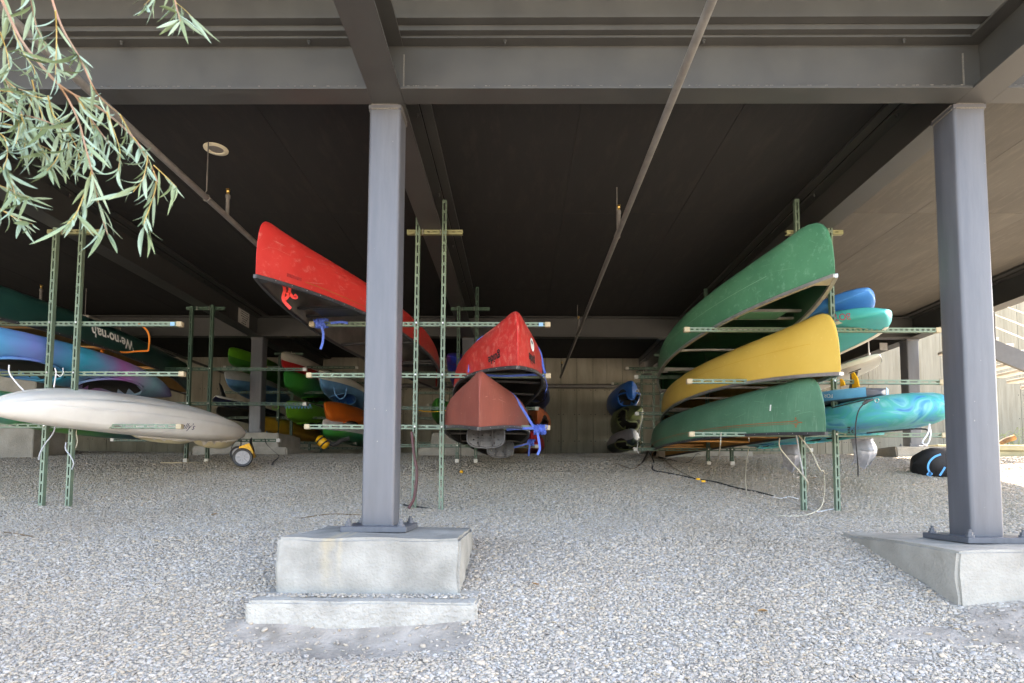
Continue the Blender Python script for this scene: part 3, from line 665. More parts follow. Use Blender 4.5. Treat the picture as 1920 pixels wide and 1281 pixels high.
def canoe(label, B, Sn, arm_top, beam=0.88, depth=0.34, rocker=0.035, hull=None, inner=None, rail=VINYL, rail_w=0.024, stem_r=0.26, stem_n=3.0, thwarts=(-.42, 0.02, .36), thw=WOOD, seats=(-.52, .5), seat_m=WOOD, deck=VINYL, rivets=True, tuck=0.62, name='canoe', roll=0.0, dk=0.16, group='upturned canoes on the racks', full=2.0, eu=0.05):
    B, Sn = Vector(B), Vector(Sn); M, L = frame(B, Sn, roll); sh = max(0.03, arm_top - B[2]); H = L / 2
    t = thing(name, label, 'canoe', matrix=M, group=group)
    def wid(u): return beam / 2 * max(0.0, 1 - abs(u) ** full) ** 0.95
    def zg(u): return sh * (1 - abs(u) ** 2.6)                # tips at local z=0, middle sits on the arms (inverted hull)
    def zk(u):
        top = sh + depth - rocker * abs(u) ** 2 + eu * abs(u) ** 4
        dd = (1 - abs(u)) * H
        if dd < stem_r: return zg(u) + (top - zg(u)) * max(0.0, 1 - (1 - dd / stem_r) ** stem_n) ** (1 / stem_n)
        return top
    us = sorted(set([math.sin(math.pi / 2 * k / 22) for k in range(-22, 23)] + [sg * (1 - stem_r / H * (1 - math.cos(math.pi / 2 * k / 9))) for k in range(10) for sg in (-1, 1)]))
    NA = 10
    def section(u, off=0.0):
        w, g, k = max(0.0, wid(u) - off), zg(u), zk(u) - off; e = tuck + 0.3 * abs(u) ** 4; r = []
        k = max(k, g)
        for i in range(-NA, NA + 1):
            th = math.pi / 2 * (1 - abs(i) / NA); sg = -1 if i < 0 else 1
            c = math.cos(th) ** e if th < math.pi / 2 - 1e-6 else 0.0
            # slight tumblehome
            x = sg * w * c * (1 + 0.04 * math.sin(th * 2)); z = g + (k - g) * math.sin(th) ** (e * .9)
            r.append((x, u * H, z))
        return r
    q = MB(); q.loft([section(u) for u in us], False, 0)
    ho = q.build('hull', [hull], t, smooth=179, local=True)
    q = MB(); q.loft([section(u, 0.008) for u in us if abs(u) < 0.985], False, 0); q.build('inner_hull', inner or DARKIN, t, smooth=45, local=True)
    for sg in (-1, 1):
        q = MB(); q.tube([(sg * (wid(u) + .003), u * H, zg(u) - 0.004) for u in us], 0, flat=(rail_w, 0.026)); go = q.build('gunwale', rail, t, smooth=50, local=True)
        if rivets:
            q = MB()
            for k in range(-16, 17):
                u = k / 17; c = Vector((sg * (wid(u) + .003 + rail_w / 2), u * H, zg(u) - .002)); q.sphere(c, 0.0042, 6)
            q.build('rivet_row', ALU, go, local=True)
    for sg in (-1, 1):
        q = MB(); ud = 1 - dk / H; n = 5
        P = [(s_ * max(0.002, wid(sg * u)), sg * u * H, zg(sg * u) - .012) for u in [ud + (1 - ud) * k / n for k in range(n + 1)] for s_ in (-1, 1)]
        P2 = [(a, b, c + .012) for a, b, c in P]; fs = [(2 * k, 2 * k + 1, 2 * k + 3, 2 * k + 2) for k in range(n)]
        o_ = len(P); fs2 = [tuple(i + o_ for i in f) for f in fs]; q.add(P + P2, fs + fs2 + [(0, 1, 1 + o_, o_)]); q.build('deck_plate', deck, t, local=True)
    for u in thwarts:
        q = MB(); w = wid(u); q.tube([(-w + .01, u * H, zg(u) + .012), (-w * .4, u * H, zg(u) + .02), (w * .4, u * H, zg(u) + .02), (w - .01, u * H, zg(u) + .012)], 0, flat=(0.042, 0.018)); q.build('thwart', thw, t, local=True)
    for u in seats:
        w = wid(u); so_ = MB()
        for dy in (-.12, .12): w2 = wid(u + dy / H); so_.tube([(-w2 + .012, u * H + dy, zg(u) + .07), (w2 - .012, u * H + dy, zg(u) + .07)], 0, flat=(.03, .02))
        sp = so_.build('seat_frame', thw, t, local=True)
        q = MB(); q.bev((-w * .55, u * H - .11, zg(u) + .055), (w * .55, u * H + .11, zg(u) + .085), 0.008); q.build('seat', seat_m, t, local=True)
    def side(p, sgn, out=0.003):
        u = max(-.995, min(.995, p[1] / H)); s = section(u); half = s[NA:] if sgn > 0 else s[:NA + 1][::-1]
        for (x0, _, z0), (x1, _, z1) in zip(half, half[1:]):     # keel -> gunwale or reverse
            if (z0 - p[2]) * (z1 - p[2]) <= 0 and z0 != z1:
                k = (p[2] - z0) / (z1 - z0); return Vector((x0 + (x1 - x0) * k + sgn * out, p[1], p[2]))
        return Vector((half[-1][0], p[1], p[2]))
    return t, dict(M=M, H=H, wid=wid, zg=zg, zk=zk, side=side, sh=sh, section=section, hull=ho)
def hullmat(name, c1, c2, wear, amt=0.35, thr=0.6, rough=0.42):
    return mat(name, c1, c2, rough=rough, scale=2.2, scratch=(wear, (6, .6, 2.0), thr, amt), sscale=9, bump=0.03, bscale=40, spec=0.5)
RED = hullmat('hull_red', S(184, 46, 40), S(168, 38, 34), S(200, 112, 100), .6, .56)
RED2 = hullmat('hull_red_worn', S(180, 44, 40), S(162, 38, 34), S(192, 104, 92), .7, .5)
RUST = mat('hull_rust', S(134, 68, 55), S(116, 56, 46), rough=0.6, scale=3, scratch=(S(160, 112, 98), (14, 14, 1.2), .56, .55), sscale=5)
GRN = hullmat('hull_green', S(74, 130, 96), S(62, 114, 84), S(122, 164, 136), .5, .54)
GRN2 = mat('hull_dark_green', S(80, 124, 98), S(64, 106, 82), rough=0.5, scale=3, scratch=(S(130, 156, 134), (3, 16, 1.2), .55, .5), sscale=5)
YELH = hullmat('hull_yellow', S(206, 172, 82), S(198, 162, 72), S(224, 198, 120), .4, .58)
DKG = mat('hull_deep_green', S(26, 62, 56), S(20, 50, 46), rough=0.3, scale=3, scratch=(S(120, 140, 130), (3, 1, 3), .72, .3))

def sn(B, dx, L, dz=0.0): return Vector((B[0] + dx, B[1] + math.sqrt(max(.1, L * L - dx * dx)), B[2] + dz))
# --- a: red canoe, bow high beside the front column
B = at(479, 517, 4.05); ca, ia = canoe('bright red canoe with black rails, bow jutting out beside the front column', B, sn(B, .62, 4.9, -.02), 1.541 + CAMZ, hull=RED, inner=PALEIN, seats=(-.5, .46), seat_m=BLACKP, thw=BLACKP, deck=VINYL, beam=.88, depth=.38, eu=.03, stem_r=.2, stem_n=3.2)
# --- b: red canoe with blue straps
B = at(971, 688, 4.45); cb_, ib = canoe('red canoe with the white oval sticker, tied down with blue straps', B, sn(B, -.56, 4.9, -.02), 1.045 + CAMZ, hull=RED2, inner=DARKIN, seat_m=BLACKP, thw=BLACKP, beam=.95, depth=.36, eu=.02, stem_r=.3, full=2.3)
# --- c: rust canoe
B = at(898, 803, 4.4); cc, ic = canoe('faded rust red canoe tied with a blue strap, lowest of its rack', B, sn(B, -.10, 4.9, .02), .551 + CAMZ, hull=RUST, inner=DARKIN, seats=(), thw=BLACKP, beam=.92, depth=.35, eu=.02, full=2.3)
# --- d: green canoe
B = at(1566, 516, 4.1); cdn, idn = canoe('big mid green canoe with aluminium rails, topmost above the yellow canoe', B, sn(B, .02, 5.1, -.03), 1.496 + CAMZ, hull=GRN, inner=mat('green_inner', S(44, 92, 60), S(36, 78, 52), rough=.5), rail=ALU, rail_w=.03, thw=ALU, seat_m=GRN, deck=ALU, beam=.9, depth=.49, dk=.2, eu=.06, stem_r=.46, stem_n=2.4)
# --- e: yellow canoe
B = at(1577, 700, 4.55); ce_, ie = canoe('yellow canoe with aluminium rails resting between two green canoes', B, sn(B, -.22, 4.7, -.02), .998 + CAMZ, hull=YELH, inner=BOARDIN, rail=ALU, rail_w=.03, thw=ALU, seat_m=ALU, deck=ALU, beam=.9, depth=.42, rivets=False, stem_r=.34, eu=.05, stem_n=2.6)
# --- f: dark green canoe
B = at(1549, 812, 4.7); cf_, if_ = canoe('scuffed dark green canoe with a thin copper stripe, under the yellow canoe', B, sn(B, -.28, 4.8, .0), .495 + CAMZ, hull=GRN2, inner=BOARDIN, rail=VINYL, thw=WOOD, seat_m=WOOD, deck=VINYL, beam=.9, depth=.43, stem_r=.34, eu=.03, stem_n=2.6)
# --- g: we-no-nah
B = at(-260, 470, 4.05); Bw = Vector((-5.15, 4.1, 1.42 + CAMZ)); cg, ig = canoe('deep green canoe with white lettering and an orange strap', Bw, Vector((-5.3, 9.35, 1.40 + CAMZ)), 1.545 + CAMZ, hull=DKG, inner=mat('wenonah_inner', S(152, 124, 82), S(128, 102, 64), rough=.6), rail=VINYL, thw=WOOD, seat_m=WOOD, deck=VINYL, beam=.92, depth=.36, stem_r=.3)

# lettering on the hulls (all hulls lie upside down, so the words do too)
def hull_text(t, info, body, size, ypos, zfrac, sgn, m, shear=0, bold=0, name='lettering'):
    sgn = -sgn                     # +1 names the side towards world +X here
    u = ypos / info['H']; z = info['zg'](u) + (info['zk'](u) - info['zg'](u)) * zfrac
    # text plane: upside down, reading direction runs along the hull
    ex = Vector((0, -1 if sgn > 0 else 1, 0)); ey = Vector((0, 0, -1)); ez = ex.cross(ey)
    M = Matrix((ex, ey, ez)).transposed().to_4x4(); M.translation = Vector((0, ypos, z))
    o, me = text_mesh(body, size, m, t, M, name, shear, bold=bold)
    inv = M.inverted()
    for v in me.vertices:
        p = M @ v.co; v.co = inv @ info['side'](p, sgn, 0.0035 + (0.0006 if v.co.z > 0 else 0))
    me.update(); return o
INK = mat('print_black', S(30, 30, 32), rough=.5); INKW = mat('print_white', S(238, 236, 230), rough=.5)
hull_text(cg, ig, 'We·no·nah', .17, -.05, .42, 1, INKW, bold=.004)
hull_text(cb_, ib, 'guide', .105, 2.08, .2, -1, INK, shear=-.25, bold=.002)
hull_text(cb_, ib, 'guide', .105, 2.08, .2, 1, INK, shear=-.25, bold=.002)
def hull_patch(t, info, y0, y1, z0, z1, sgn, m, name, oval=False, n=14):
    sgn = -sgn
    q = MB(); P = []
    if oval:
        for k in range(20):
            a = 2 * math.pi * k / 20; y = (y0 + y1) / 2 + (y1 - y0) / 2 * math.cos(a); f = (z0 + z1) / 2 + (z1 - z0) / 2 * math.sin(a); u = y / info['H']
            P.append(info['side'](Vector((0, y, info['zg'](u) + (info['zk'](u) - info['zg'](u)) * f)), sgn, .004))
        q.add(P, [tuple(range(20))])
    else:
        for k in range(n + 1):
            y = y0 + (y1 - y0) * k / n; u = y / info['H']
            for f in (z0, z1): P.append(info['side'](Vector((0, y, info['zg'](u) + (info['zk'](u) - info['zg'](u)) * f)), sgn, .003))
        q.add(P, [(2 * k, 2 * k + 1, 2 * k + 3, 2 * k + 2) for k in range(n)])
    return q.build(name, m, t, local=True)
hull_patch(cb_, ib, 1.98, 2.12, .36, .62, 1, INKW, 'sticker', oval=True); hull_patch(cb_, ib, 2.03, 2.08, .5, .57, 1, INK, 'sticker_mark', oval=True)
hull_patch(cb_, ib, 1.2, 2.0, .80, .815, -1, mat('scrape', S(228, 160, 144), rough=.6), 'scrape'); hull_patch(cb_, ib, 2.09, 2.10, .1, .8, -1, mat('scrape', S(228, 160, 144)), 'scrape', n=2)
COPPER = mat('print_copper', S(150, 92, 58), rough=.5)
hull_patch(cf_, if_, -1.7, 2.12, .20, .215, -1, COPPER, 'stripe', n=60); hull_patch(cf_, if_, -1.7, 2.12, .165, .172, -1, COPPER, 'stripe', n=60)
for a0, a1, z0, z1 in ((2.12, 2.16, .15, .17), (2.12, 2.16, .21, .23), (2.13, 2.145, .24, .28), (2.13, 2.145, .10, .14), (2.15, 2.20, .18, .20)): hull_patch(cf_, if_, a0, a1, z0, z1, -1, COPPER, 'emblem', n=3)
hull_patch(cf_, if_, 1.86, 1.875, .44, .56, -1, INKW, 'scuff', n=2)
hull_patch(ca, ia, 0.4, 2.02, .15, .162, 1, mat('gold_line', S(150, 92, 40)), 'pinstripe', n=40); hull_patch(ca, ia, 2.06, 2.2, .14, .2, 1, mat('decal_dark_red', S(120, 24, 24), S(170, 34, 30), scale=60), 'decal', n=4)
hull_patch(cdn, idn, -1.6, 1.9, .42, .426, -1, mat('scratch_green', S(150, 190, 160)), 'scratch', n=50)
hull_patch(ce_, ie, -2.0, 2.1, .5, .506, -1, mat('yellow_seam', S(200, 154, 44)), 'seam', n=50)
# scuffs and scrapes from being dragged over stones
def scuffs(t, info, m, n, seed, sides=(1, -1), lo=.25, hi=.97, ymax=.96):
    rnd = random.Random(seed); q = MB()
    for k in range(n):
        sgn = -rnd.choice(sides); y = rnd.uniform(-.3, ymax) * info['H']; f = rnd.uniform(lo, hi); ln = rnd.uniform(.02, .22) * (1 if rnd.random() < .3 else .35); sl = rnd.uniform(-.35, .35); wd = rnd.uniform(.0006, .0018); P = []
        for j in range(5):
            yy = min(info['H'] * .985, y + ln * j / 4); u = yy / info['H']; h_ = info['zk'](u) - info['zg'](u); z = info['zg'](u) + h_ * min(.98, max(.05, f + sl * ln * j / 4 * 2)); e = wd * (.2 + math.sin(math.pi * (j + .5) / 5))
            for dz in (-e, e): P.append(info['side'](Vector((0, yy, min(info['zk'](u) - .004, z + dz))), sgn, .0025))
        q.add(P, [(2 * j, 2 * j + 1, 2 * j + 3, 2 * j + 2) for j in range(4)])
    o = q.build('scuff_marks', m, t, local=True); o['kind'] = 'stuff'
SCR = mat('scuff_pale', S(190, 122, 110), S(184, 80, 70), rough=.7, scale=30); SCG = mat('scuff_pale_green', S(118, 156, 130), S(92, 138, 108), rough=.7, scale=30); SCY = mat('scuff_pale_yellow', S(218, 188, 108), S(190, 150, 62), rough=.7, scale=30)
scuffs(ca, ia, SCR, 60, 1, (1,)); scuffs(cb_, ib, SCR, 70, 2); scuffs(cc, ic, mat('scuff_rust', S(178, 134, 122), S(160, 104, 92), rough=.7, scale=30), 90, 3); scuffs(cdn, idn, SCG, 50, 4, (-1,)); scuffs(ce_, ie, SCY, 40, 5, (-1,)); scuffs(cf_, if_, SCG, 110, 6, (-1,)); scuffs(cg, ig, mat('scuff_dark', S(70, 96, 88), rough=.6), 30, 7, (1,))
# perforated seats hanging from the rust canoe
def perforated_seat(parent, M, w, h, name='seat_back'):
    q = MB(); nx, nz = 9, 7; pts = {}
    # slab with holes: grid cells, holes are cells' centres left open
    cw, ch = w / nx, h / nz
    for i in range(nx):
        for j in range(nz):
            x0, x1, z0, z1 = -w / 2 + i * cw, -w / 2 + (i + 1) * cw, -h / 2 + j * ch, -h / 2 + (j + 1) * ch
            if (i in (0, nx - 1)) and (j in (0, nz - 1)): continue
            bend = lambda x, z: 0.05 * (1 - (2 * x / w) ** 2) + .02 * (2 * z / h) ** 2
            cx, cz = (x0 + x1) / 2, (z0 + z1) / 2; hr = min(cw, ch) * (.2 if (i + j) % 2 and 0 < i < nx - 1 and 0 < j < nz - 1 and i != 4 else 0.0)
            o8 = [(x0, z0), (x1, z0), (x1, z1), (x0, z1)]
            if hr:
                h4 = [(cx - hr, cz - hr), (cx + hr, cz - hr), (cx + hr, cz + hr), (cx - hr, cz + hr)]
                V = [(x, bend(x, z), z) for x, z in o8 + h4]; q.add(V, [(k, (k + 1) % 4, (k + 1) % 4 + 4, k + 4) for k in range(4)])
            else: q.add([(x, bend(x, z), z) for x, z in o8], [(0, 1, 2, 3)])
    rim = [(w / 2 * math.copysign(abs(math.cos(a)) ** .45, math.cos(a)), 0, h / 2 * math.copysign(abs(math.sin(a)) ** .45, math.sin(a))) for a in [2 * math.pi * k / 32 for k in range(33)]]
    q.tube([(x, 0.05 * (1 - (2 * x / w) ** 2) + .02 * (2 * z / h) ** 2, z) for x, y, z in rim], .008, 6)
    for xx in (-w * .17, w * .17): q.bb((xx - .004, .03, -h * .45), (xx + .004, .058, h * .45))
    o = q.build(name, mat('seat_grey_black', S(74, 74, 76), S(60, 60, 62), rough=.5, scale=30), parent, local=True); o.matrix_local = M; return o
def put(parent, world): return parent.matrix_world.inverted() @ world
bpy.context.view_layer.update()
for (u, v, Y, w, h) in ((911, 817, 5.0, .315, .17), (938, 839, 6.1, .27, .17)):
    Wm = Matrix.Rotation(math.radians(-18), 4, 'X'); Wm.translation = at(u, v, Y); perforated_seat(cc, put(cc, Wm), w, h)

# ---------------------------------------------------------------- kayaks and boards
def kayak(label, B, Sn, roll=0.0, beam=.72, hup=.17, hdn=.2, deck=None, hullm=None, cockpits=(), rim=BLACKP, name='kayak', rocker=.07, full=2.0, etop=.9, ebot=.75, cat='kayak', group='kayaks stored on the racks', ridges=0.0, tip=0.5, well=DARKIN, lift=.05, droop=.55, stem=14):
    """closed hull: deck up (+z local) before rolling; roll=pi puts it upside down"""
    M, L = frame(B, Sn, roll); H = L / 2; t = thing(name, label, cat, matrix=M, group=group)
    def wid(u): return beam / 2 * max(1e-4, 1 - abs(u) ** full) ** .8
    def zt_(u): return hup * (1 - abs(u) ** 3 * tip) + lift * abs(u) ** 3
    def zb_(u):
        dd = (1 - abs(u)); k = hdn * (1 - droop * abs(u) ** 4) - rocker * u * u
        return -k
    us = [math.sin(math.pi / 2 * k / 26) for k in (range(-46, 47) if cockpits else range(-26, 27))]; NT, NB = (34 if cockpits else 16), (48 if ridges else 12); q = MB(); rings = []; wellf = {}
    def endk(u): return max(0.0, 1 - abs(u) ** stem) ** .5
    for u in us:
        w, a, b = wid(u), zt_(u), zb_(u); mid = (a + b) * .5 * (1 - endk(u)); r = []
        for i in range(NT + 1):
            th = math.pi * i / NT; x = w * math.copysign(abs(math.cos(th)) ** etop, math.cos(th)); z = mid + a * endk(u) * math.sin(th) ** etop
            for (yc, hl, hw, dp) in cockpits:
                k = (x / (hw * 1.0)) ** 2 + ((u * H - yc) / hl) ** 2
                if k < 1: z -= dp * (1 - k ** 3)
            r.append((x, u * H, z))
        for i in range(1, NB):
            th = math.pi * i / NB; x = -w * math.copysign(abs(math.cos(th)) ** ebot, math.cos(th)); z = mid + b * endk(u) * math.sin(th) ** ebot
            if ridges: z += ridges * (1 - abs(math.sin(th * 5 + .35))) ** 1.5 * endk(u) * min(1, 3 * (1 - abs(u)))
            r.append((x, u * H, z))
        rings.append(r)
    k = len(rings[0]); vs = [p for r in rings for p in r]
    D, Hf, Wf = [], [], []
    for i in range(len(rings) - 1):
        for j in range(k):
            f = (i * k + j, i * k + (j + 1) % k, (i + 1) * k + (j + 1) % k, (i + 1) * k + j)
            cx = sum(vs[x][0] for x in f) / 4; cyy = sum(vs[x][1] for x in f) / 4
            if j < NT and any((cx / (hw * .96)) ** 2 + ((cyy - yc) / (hl * .97)) ** 2 < 1 for yc, hl, hw, dp in cockpits): Wf.append(f)
            elif j < NT: D.append(f)
            else: Hf.append(f)
    for nm, F, m in (('deck', D, deck or hullm), ('hull', Hf + [tuple(range(k))[::-1], tuple(range((len(rings) - 1) * k, len(rings) * k))], hullm), ('cockpit_well', Wf, well)):
        if F: q = MB(); q.add(vs, F); o = q.build(nm, m, t, smooth=50, local=True); clean(o)
    for yc, hl, hw, dp in cockpits:
        q = MB(); P = []
        for s_ in range(29):
            a = 2 * math.pi * s_ / 28; x, y = hw * math.cos(a), yc + hl * math.sin(a); u = max(-.99, min(.99, y / H)); w = wid(u); c = min(.999, abs(x) / w)
            th = math.acos(c ** (1 / etop)); z = zt_(u) * math.sin(th) ** etop; P.append((x, y, z + .006))
        q.tube(P, .014, 6); q.build('cockpit_rim', rim, t, smooth=50, local=True)
    return t, dict(M=M, H=H, wid=wid, zt=zt_, zb=zb_)
def clean(o):
    bm = bmesh.new(); bm.from_mesh(o.data); bmesh.ops.delete(bm, geom=[v for v in bm.verts if not v.link_faces], context='VERTS'); bm.to_mesh(o.data); bm.free()
PI = math.pi
from mathutils.bvhtree import BVHTree
def kp(u, v, Y, L, dx=0.0, dz=0.0):
    B = at(u, v, Y); return B, sn(B, dx, L, dz)
WHK = mat('kayak_white', S(226, 223, 216), S(214, 210, 203), rough=.45, scale=2.5, scratch=(S(160, 154, 144), (2, 5, 2), .66, .3))
CREAM = mat('kayak_cream', S(214, 206, 172), S(204, 194, 158), rough=.5, scale=4)
PURP = grad('kayak_purple_blue', [(-1.7, S(100, 76, 132)), (-1.2, S(124, 170, 186)), (-.7, S(172, 106, 178)), (-.15, S(44, 162, 196)), (.45, S(110, 128, 200)), (.85, S(58, 160, 208)), (1.3, S(150, 116, 190)), (1.7, S(80, 165, 205))], noise=.12)
GRBL = grad('kayak_green_blue', [(-1.6, S(60, 50, 60)), (-.9, S(40, 66, 110)), (-.4, S(30, 92, 84)), (.6, S(92, 160, 50)), (1.6, S(60, 120, 190))], noise=.1)
TEAL = swirl('kayak_teal_swirl', [S(52, 124, 186), S(78, 166, 196), S(66, 176, 170), S(112, 192, 200), S(58, 148, 186)], scale=2.6, stretch=(2.5, .7, 2.5))
LIME = mat('kayak_lime', S(104, 176, 50), S(88, 158, 40), rough=.42, scale=3); LIMED = mat('kayak_green', S(52, 128, 44), S(40, 110, 40), rough=.45, scale=3)
ORNG = mat('kayak_orange', S(222, 112, 34), S(206, 96, 26), rough=.45, scale=3); GRNK = grad('kayak_green_teal', [(-1.5, S(30, 110, 90)), (.6, S(38, 130, 92)), (1.2, S(60, 156, 60)), (1.5, S(46, 140, 60))], noise=.1)
REDK = mat('kayak_red', S(176, 30, 32), S(156, 24, 28), rough=.42); BLUEK = mat('kayak_blue', S(36, 104, 186), S(26, 84, 164), rough=.42, scale=3); LBLUE = mat('kayak_light_blue', S(96, 150, 196), S(80, 132, 180), rough=.45)
NAVY = mat('board_navy', S(34, 44, 88), S(26, 34, 72), rough=.4); OLIVE = mat('kayak_olive', S(112, 122, 74), S(86, 94, 60), rough=.5, scale=3); GREYK = mat('kayak_grey', S(150, 150, 152), S(132, 132, 135), rough=.45)
YELK = mat('kayak_dull_yellow', S(190, 150, 54), S(168, 128, 44), rough=.5); PURB = swirl('kayak_blue_purple', [S(24, 40, 130), S(40, 60, 170), S(90, 40, 110), S(30, 50, 150)], scale=3)

# big white kayak, hull up, near end swung out of the rack
kw, iw = kayak('big white kayak lying hull up across the rack beside the yellow cart', Vector((-4.35, 4.7, .64 + CAMZ)), Vector((-3.72, 7.95, .69 + CAMZ)), roll=PI - .3, beam=.78, hup=.15, hdn=.24, deck=WHK, hullm=WHK, ridges=.06, full=2.4, ebot=.62, rocker=.12, cockpits=((-.25, .42, .24, -.07), (-1.1, .33, .2, -.11)), rim=WHK, well=CREAM, lift=.04)
kayak('purple and blue kayak on its side above the white kayak', Vector((-5.05, 4.2, 1.22 + CAMZ)), Vector((-4.66, 7.75, 1.22 + CAMZ)), roll=-2.8, beam=.66, hup=.15, hdn=.17, hullm=PURP, cockpits=((.35, .42, .2, .13), (-.75, .42, .2, .13)), rim=PURP, full=2.3, rocker=.1)
kayak('green to blue kayak under the white kayak', Vector((-5.05, 4.7, .74 + CAMZ)), Vector((-4.72, 8.0, .71 + CAMZ)), roll=-.35, beam=.66, hup=.12, hdn=.19, hullm=GRBL, full=2.1, cockpits=((0, .45, .22, .1),))
# rear racks, first girder line
kayak('lime green kayak on the highest arm left of the rear column'.replace('left of', 'beside'), *kp(428, 668, 10.3, 3.1, -.05), roll=PI, beam=.58, hup=.13, hdn=.25, hullm=LIME, deck=LIMED, full=1.9, droop=.2, stem=30, rocker=.02)
kayak('white kayak with a light blue deck edge behind the rear column', *kp(424, 712, 10.35, 3.2, -.05), roll=PI + .35, beam=.58, hup=.12, hdn=.25, hullm=mat('kayak_offwhite', S(198, 200, 204), S(180, 182, 186), rough=.45), deck=LBLUE, full=1.9, droop=.2, stem=30, rocker=.02)
t, i_ = kayak('navy and white paddle board with a tall black fin', *kp(404, 747, 10.2, 3.1, -.1), roll=0, beam=.72, hup=.035, hdn=.05, hullm=NAVY, deck=WHITEP, full=3, name='paddle_board', cat='paddle board', group='paddle boards on the racks', rocker=.02, tip=.1)
q = MB(); q.prism([(-.006, 1.1, .03), (-.006, 1.34, .03), (-.006, 1.36, .14), (-.006, 1.44, .29), (-.006, 1.34, .26), (-.006, 1.22, .14)], (.012, 0, 0)); q.build('fin', BLACKP, t, local=True)
kayak('dark grey board under the navy board', *kp(410, 766, 10.2, 3.0, 0), roll=.15, beam=.7, hup=.03, hdn=.06, hullm=mat('board_black', S(48, 46, 46), rough=.5), full=3, name='paddle_board', cat='paddle board', group='paddle boards on the racks', rocker=.03, tip=.1)
kayak('dull yellow kayak low behind the rear column', *kp(470, 798, 10.3, 3.0, .25, -.05), roll=PI, beam=.58, hup=.12, hdn=.25, hullm=YELK, full=1.9, droop=.2, stem=30, rocker=.02)
kayak('white and red kayak, topmost beside the rear column', *kp(528, 676, 10.25, 3.3, .0, -.02), roll=PI + .1, beam=.58, hup=.15, hdn=.25, hullm=mat('kayak_white2', S(212, 208, 198), S(196, 192, 182), rough=.45), deck=REDK, cockpits=((.1, .42, .2, .12),), rim=REDK, well=REDK, full=1.9, droop=.2, stem=30, rocker=.02)
kayak('green kayak turning teal along its hull, under the white and red kayak', *kp(533, 712, 10.2, 3.2, .0, -.02), roll=PI + .1, beam=.58, hup=.14, hdn=.25, hullm=GRNK, cockpits=((.1, .42, .2, .12),), rim=LIMED, full=1.9, droop=.2, stem=30, rocker=.02)
kayak('lime green kayak tied with thin blue cord beside the orange kayak', *kp(537, 770, 10.2, 3.0, 0), roll=PI + .1, beam=.58, hup=.15, hdn=.25, hullm=LIME, cockpits=((.3, .5, .2, .12),), rim=LIME, full=1.9, droop=.2, stem=30, rocker=.02)
kayak('white kayak with a blue deck and blue cord loop above the orange kayak', *kp(601, 712, 9.45, 3.3, .0, -.05), roll=PI + .25, beam=.58, hup=.15, hdn=.25, hullm=WHK, deck=LBLUE, cockpits=((.5, .5, .2, .1),), rim=LBLUE, full=1.9, well=BLUEK, droop=.2, stem=30, rocker=.02)
kayak('orange kayak on the rear rack', *kp(612, 772, 9.45, 3.2, .0, -.03), roll=PI + .3, beam=.58, hup=.16, hdn=.25, hullm=ORNG, cockpits=((.6, .5, .2, .12),), rim=ORNG, full=1.9, droop=.2, stem=30, rocker=.02)
kayak('white kayak with a green rim under the orange kayak', *kp(607, 806, 9.4, 3.2, .05, -.02), roll=PI + .15, beam=.58, hup=.1, hdn=.25, hullm=mat('kayak_white3', S(206, 206, 210), S(190, 190, 196), rough=.45), deck=GRNK, full=1.9, droop=.2, stem=30, rocker=.02)
# centre girder line
kayak('green kayak with a yellow cord round its middle', *kp(818, 757, 9.9, 3.2, .1), roll=.0, beam=.58, hup=.14, hdn=.25, hullm=LIMED, deck=LIMED, full=1.9, rocker=.1, droop=.2, stem=30)
kayak('dark blue and purple kayak behind the tall red canoe', *kp(848, 668, 9.6, 3.1, .0), roll=1.2, beam=.58, hup=.14, hdn=.25, hullm=PURB, full=1.9, droop=.2, stem=30, rocker=.02)
kayak('dark blue kayak end showing past the blue straps', *kp(1006, 726, 10.2, 3.1, .05), roll=PI, beam=.58, hup=.14, hdn=.25, hullm=mat('kayak_deepblue', S(34, 52, 96), S(26, 40, 80), rough=.45), cockpits=((1.0, .4, .2, .12),), full=1.9, droop=.2, stem=30, rocker=.02)
kayak('burnt orange kayak end showing past the rust canoe', *kp(1008, 782, 10.2, 3.1, .05), roll=PI, beam=.58, hup=.14, hdn=.25, hullm=mat('kayak_burnt', S(176, 92, 44), S(140, 64, 36), rough=.5), cockpits=((1.0, .4, .2, .12),), full=1.9, droop=.2, stem=30, rocker=.02)
kayak('dark red kayak low behind the rust canoe', *kp(995, 828, 10.4, 3.0, .05), roll=PI, beam=.58, hup=.12, hdn=.25, hullm=REDK, full=1.9, droop=.2, stem=30, rocker=.02)
kayak('blunt black and tan canoe end low behind the perforated seats', *kp(960, 826, 8.9, 3.6, .0), roll=PI, beam=.58, hup=.1, hdn=.25, hullm=mat('canoe_black', S(40, 38, 37), rough=.5), deck=BOARDIN, full=1.9, droop=.2, stem=30, rocker=.02)
# right girder line, rear
kayak('bright blue kayak on the rear rack beside the yellow canoe', *kp(1186, 732, 10.2, 3.2, .2), roll=PI, beam=.58, hup=.16, hdn=.25, hullm=BLUEK, cockpits=((1.1, .35, .2, .1),), rim=BLUEK, full=1.9, droop=.2, stem=30, rocker=.02)
kayak('olive kayak under the bright blue kayak', *kp(1190, 776, 10.2, 3.2, .2), roll=2.3, beam=.58, hup=.15, hdn=.25, hullm=OLIVE, cockpits=((.9, .5, .22, .13),), rim=OLIVE, full=1.9, droop=.2, stem=30, rocker=.02)
kayak('grey kayak lowest on the rear rack under the olive kayak', *kp(1188, 824, 10.1, 3.2, .2), roll=PI, beam=.58, hup=.1, hdn=.25, hullm=GREYK, deck=mat('kayak_dark_deck', S(58, 74, 48), S(30, 40, 70), rough=.5), cockpits=((.9, .5, .24, .08),), rim=OLIVE, full=1.9, droop=.2, stem=30, rocker=.02)
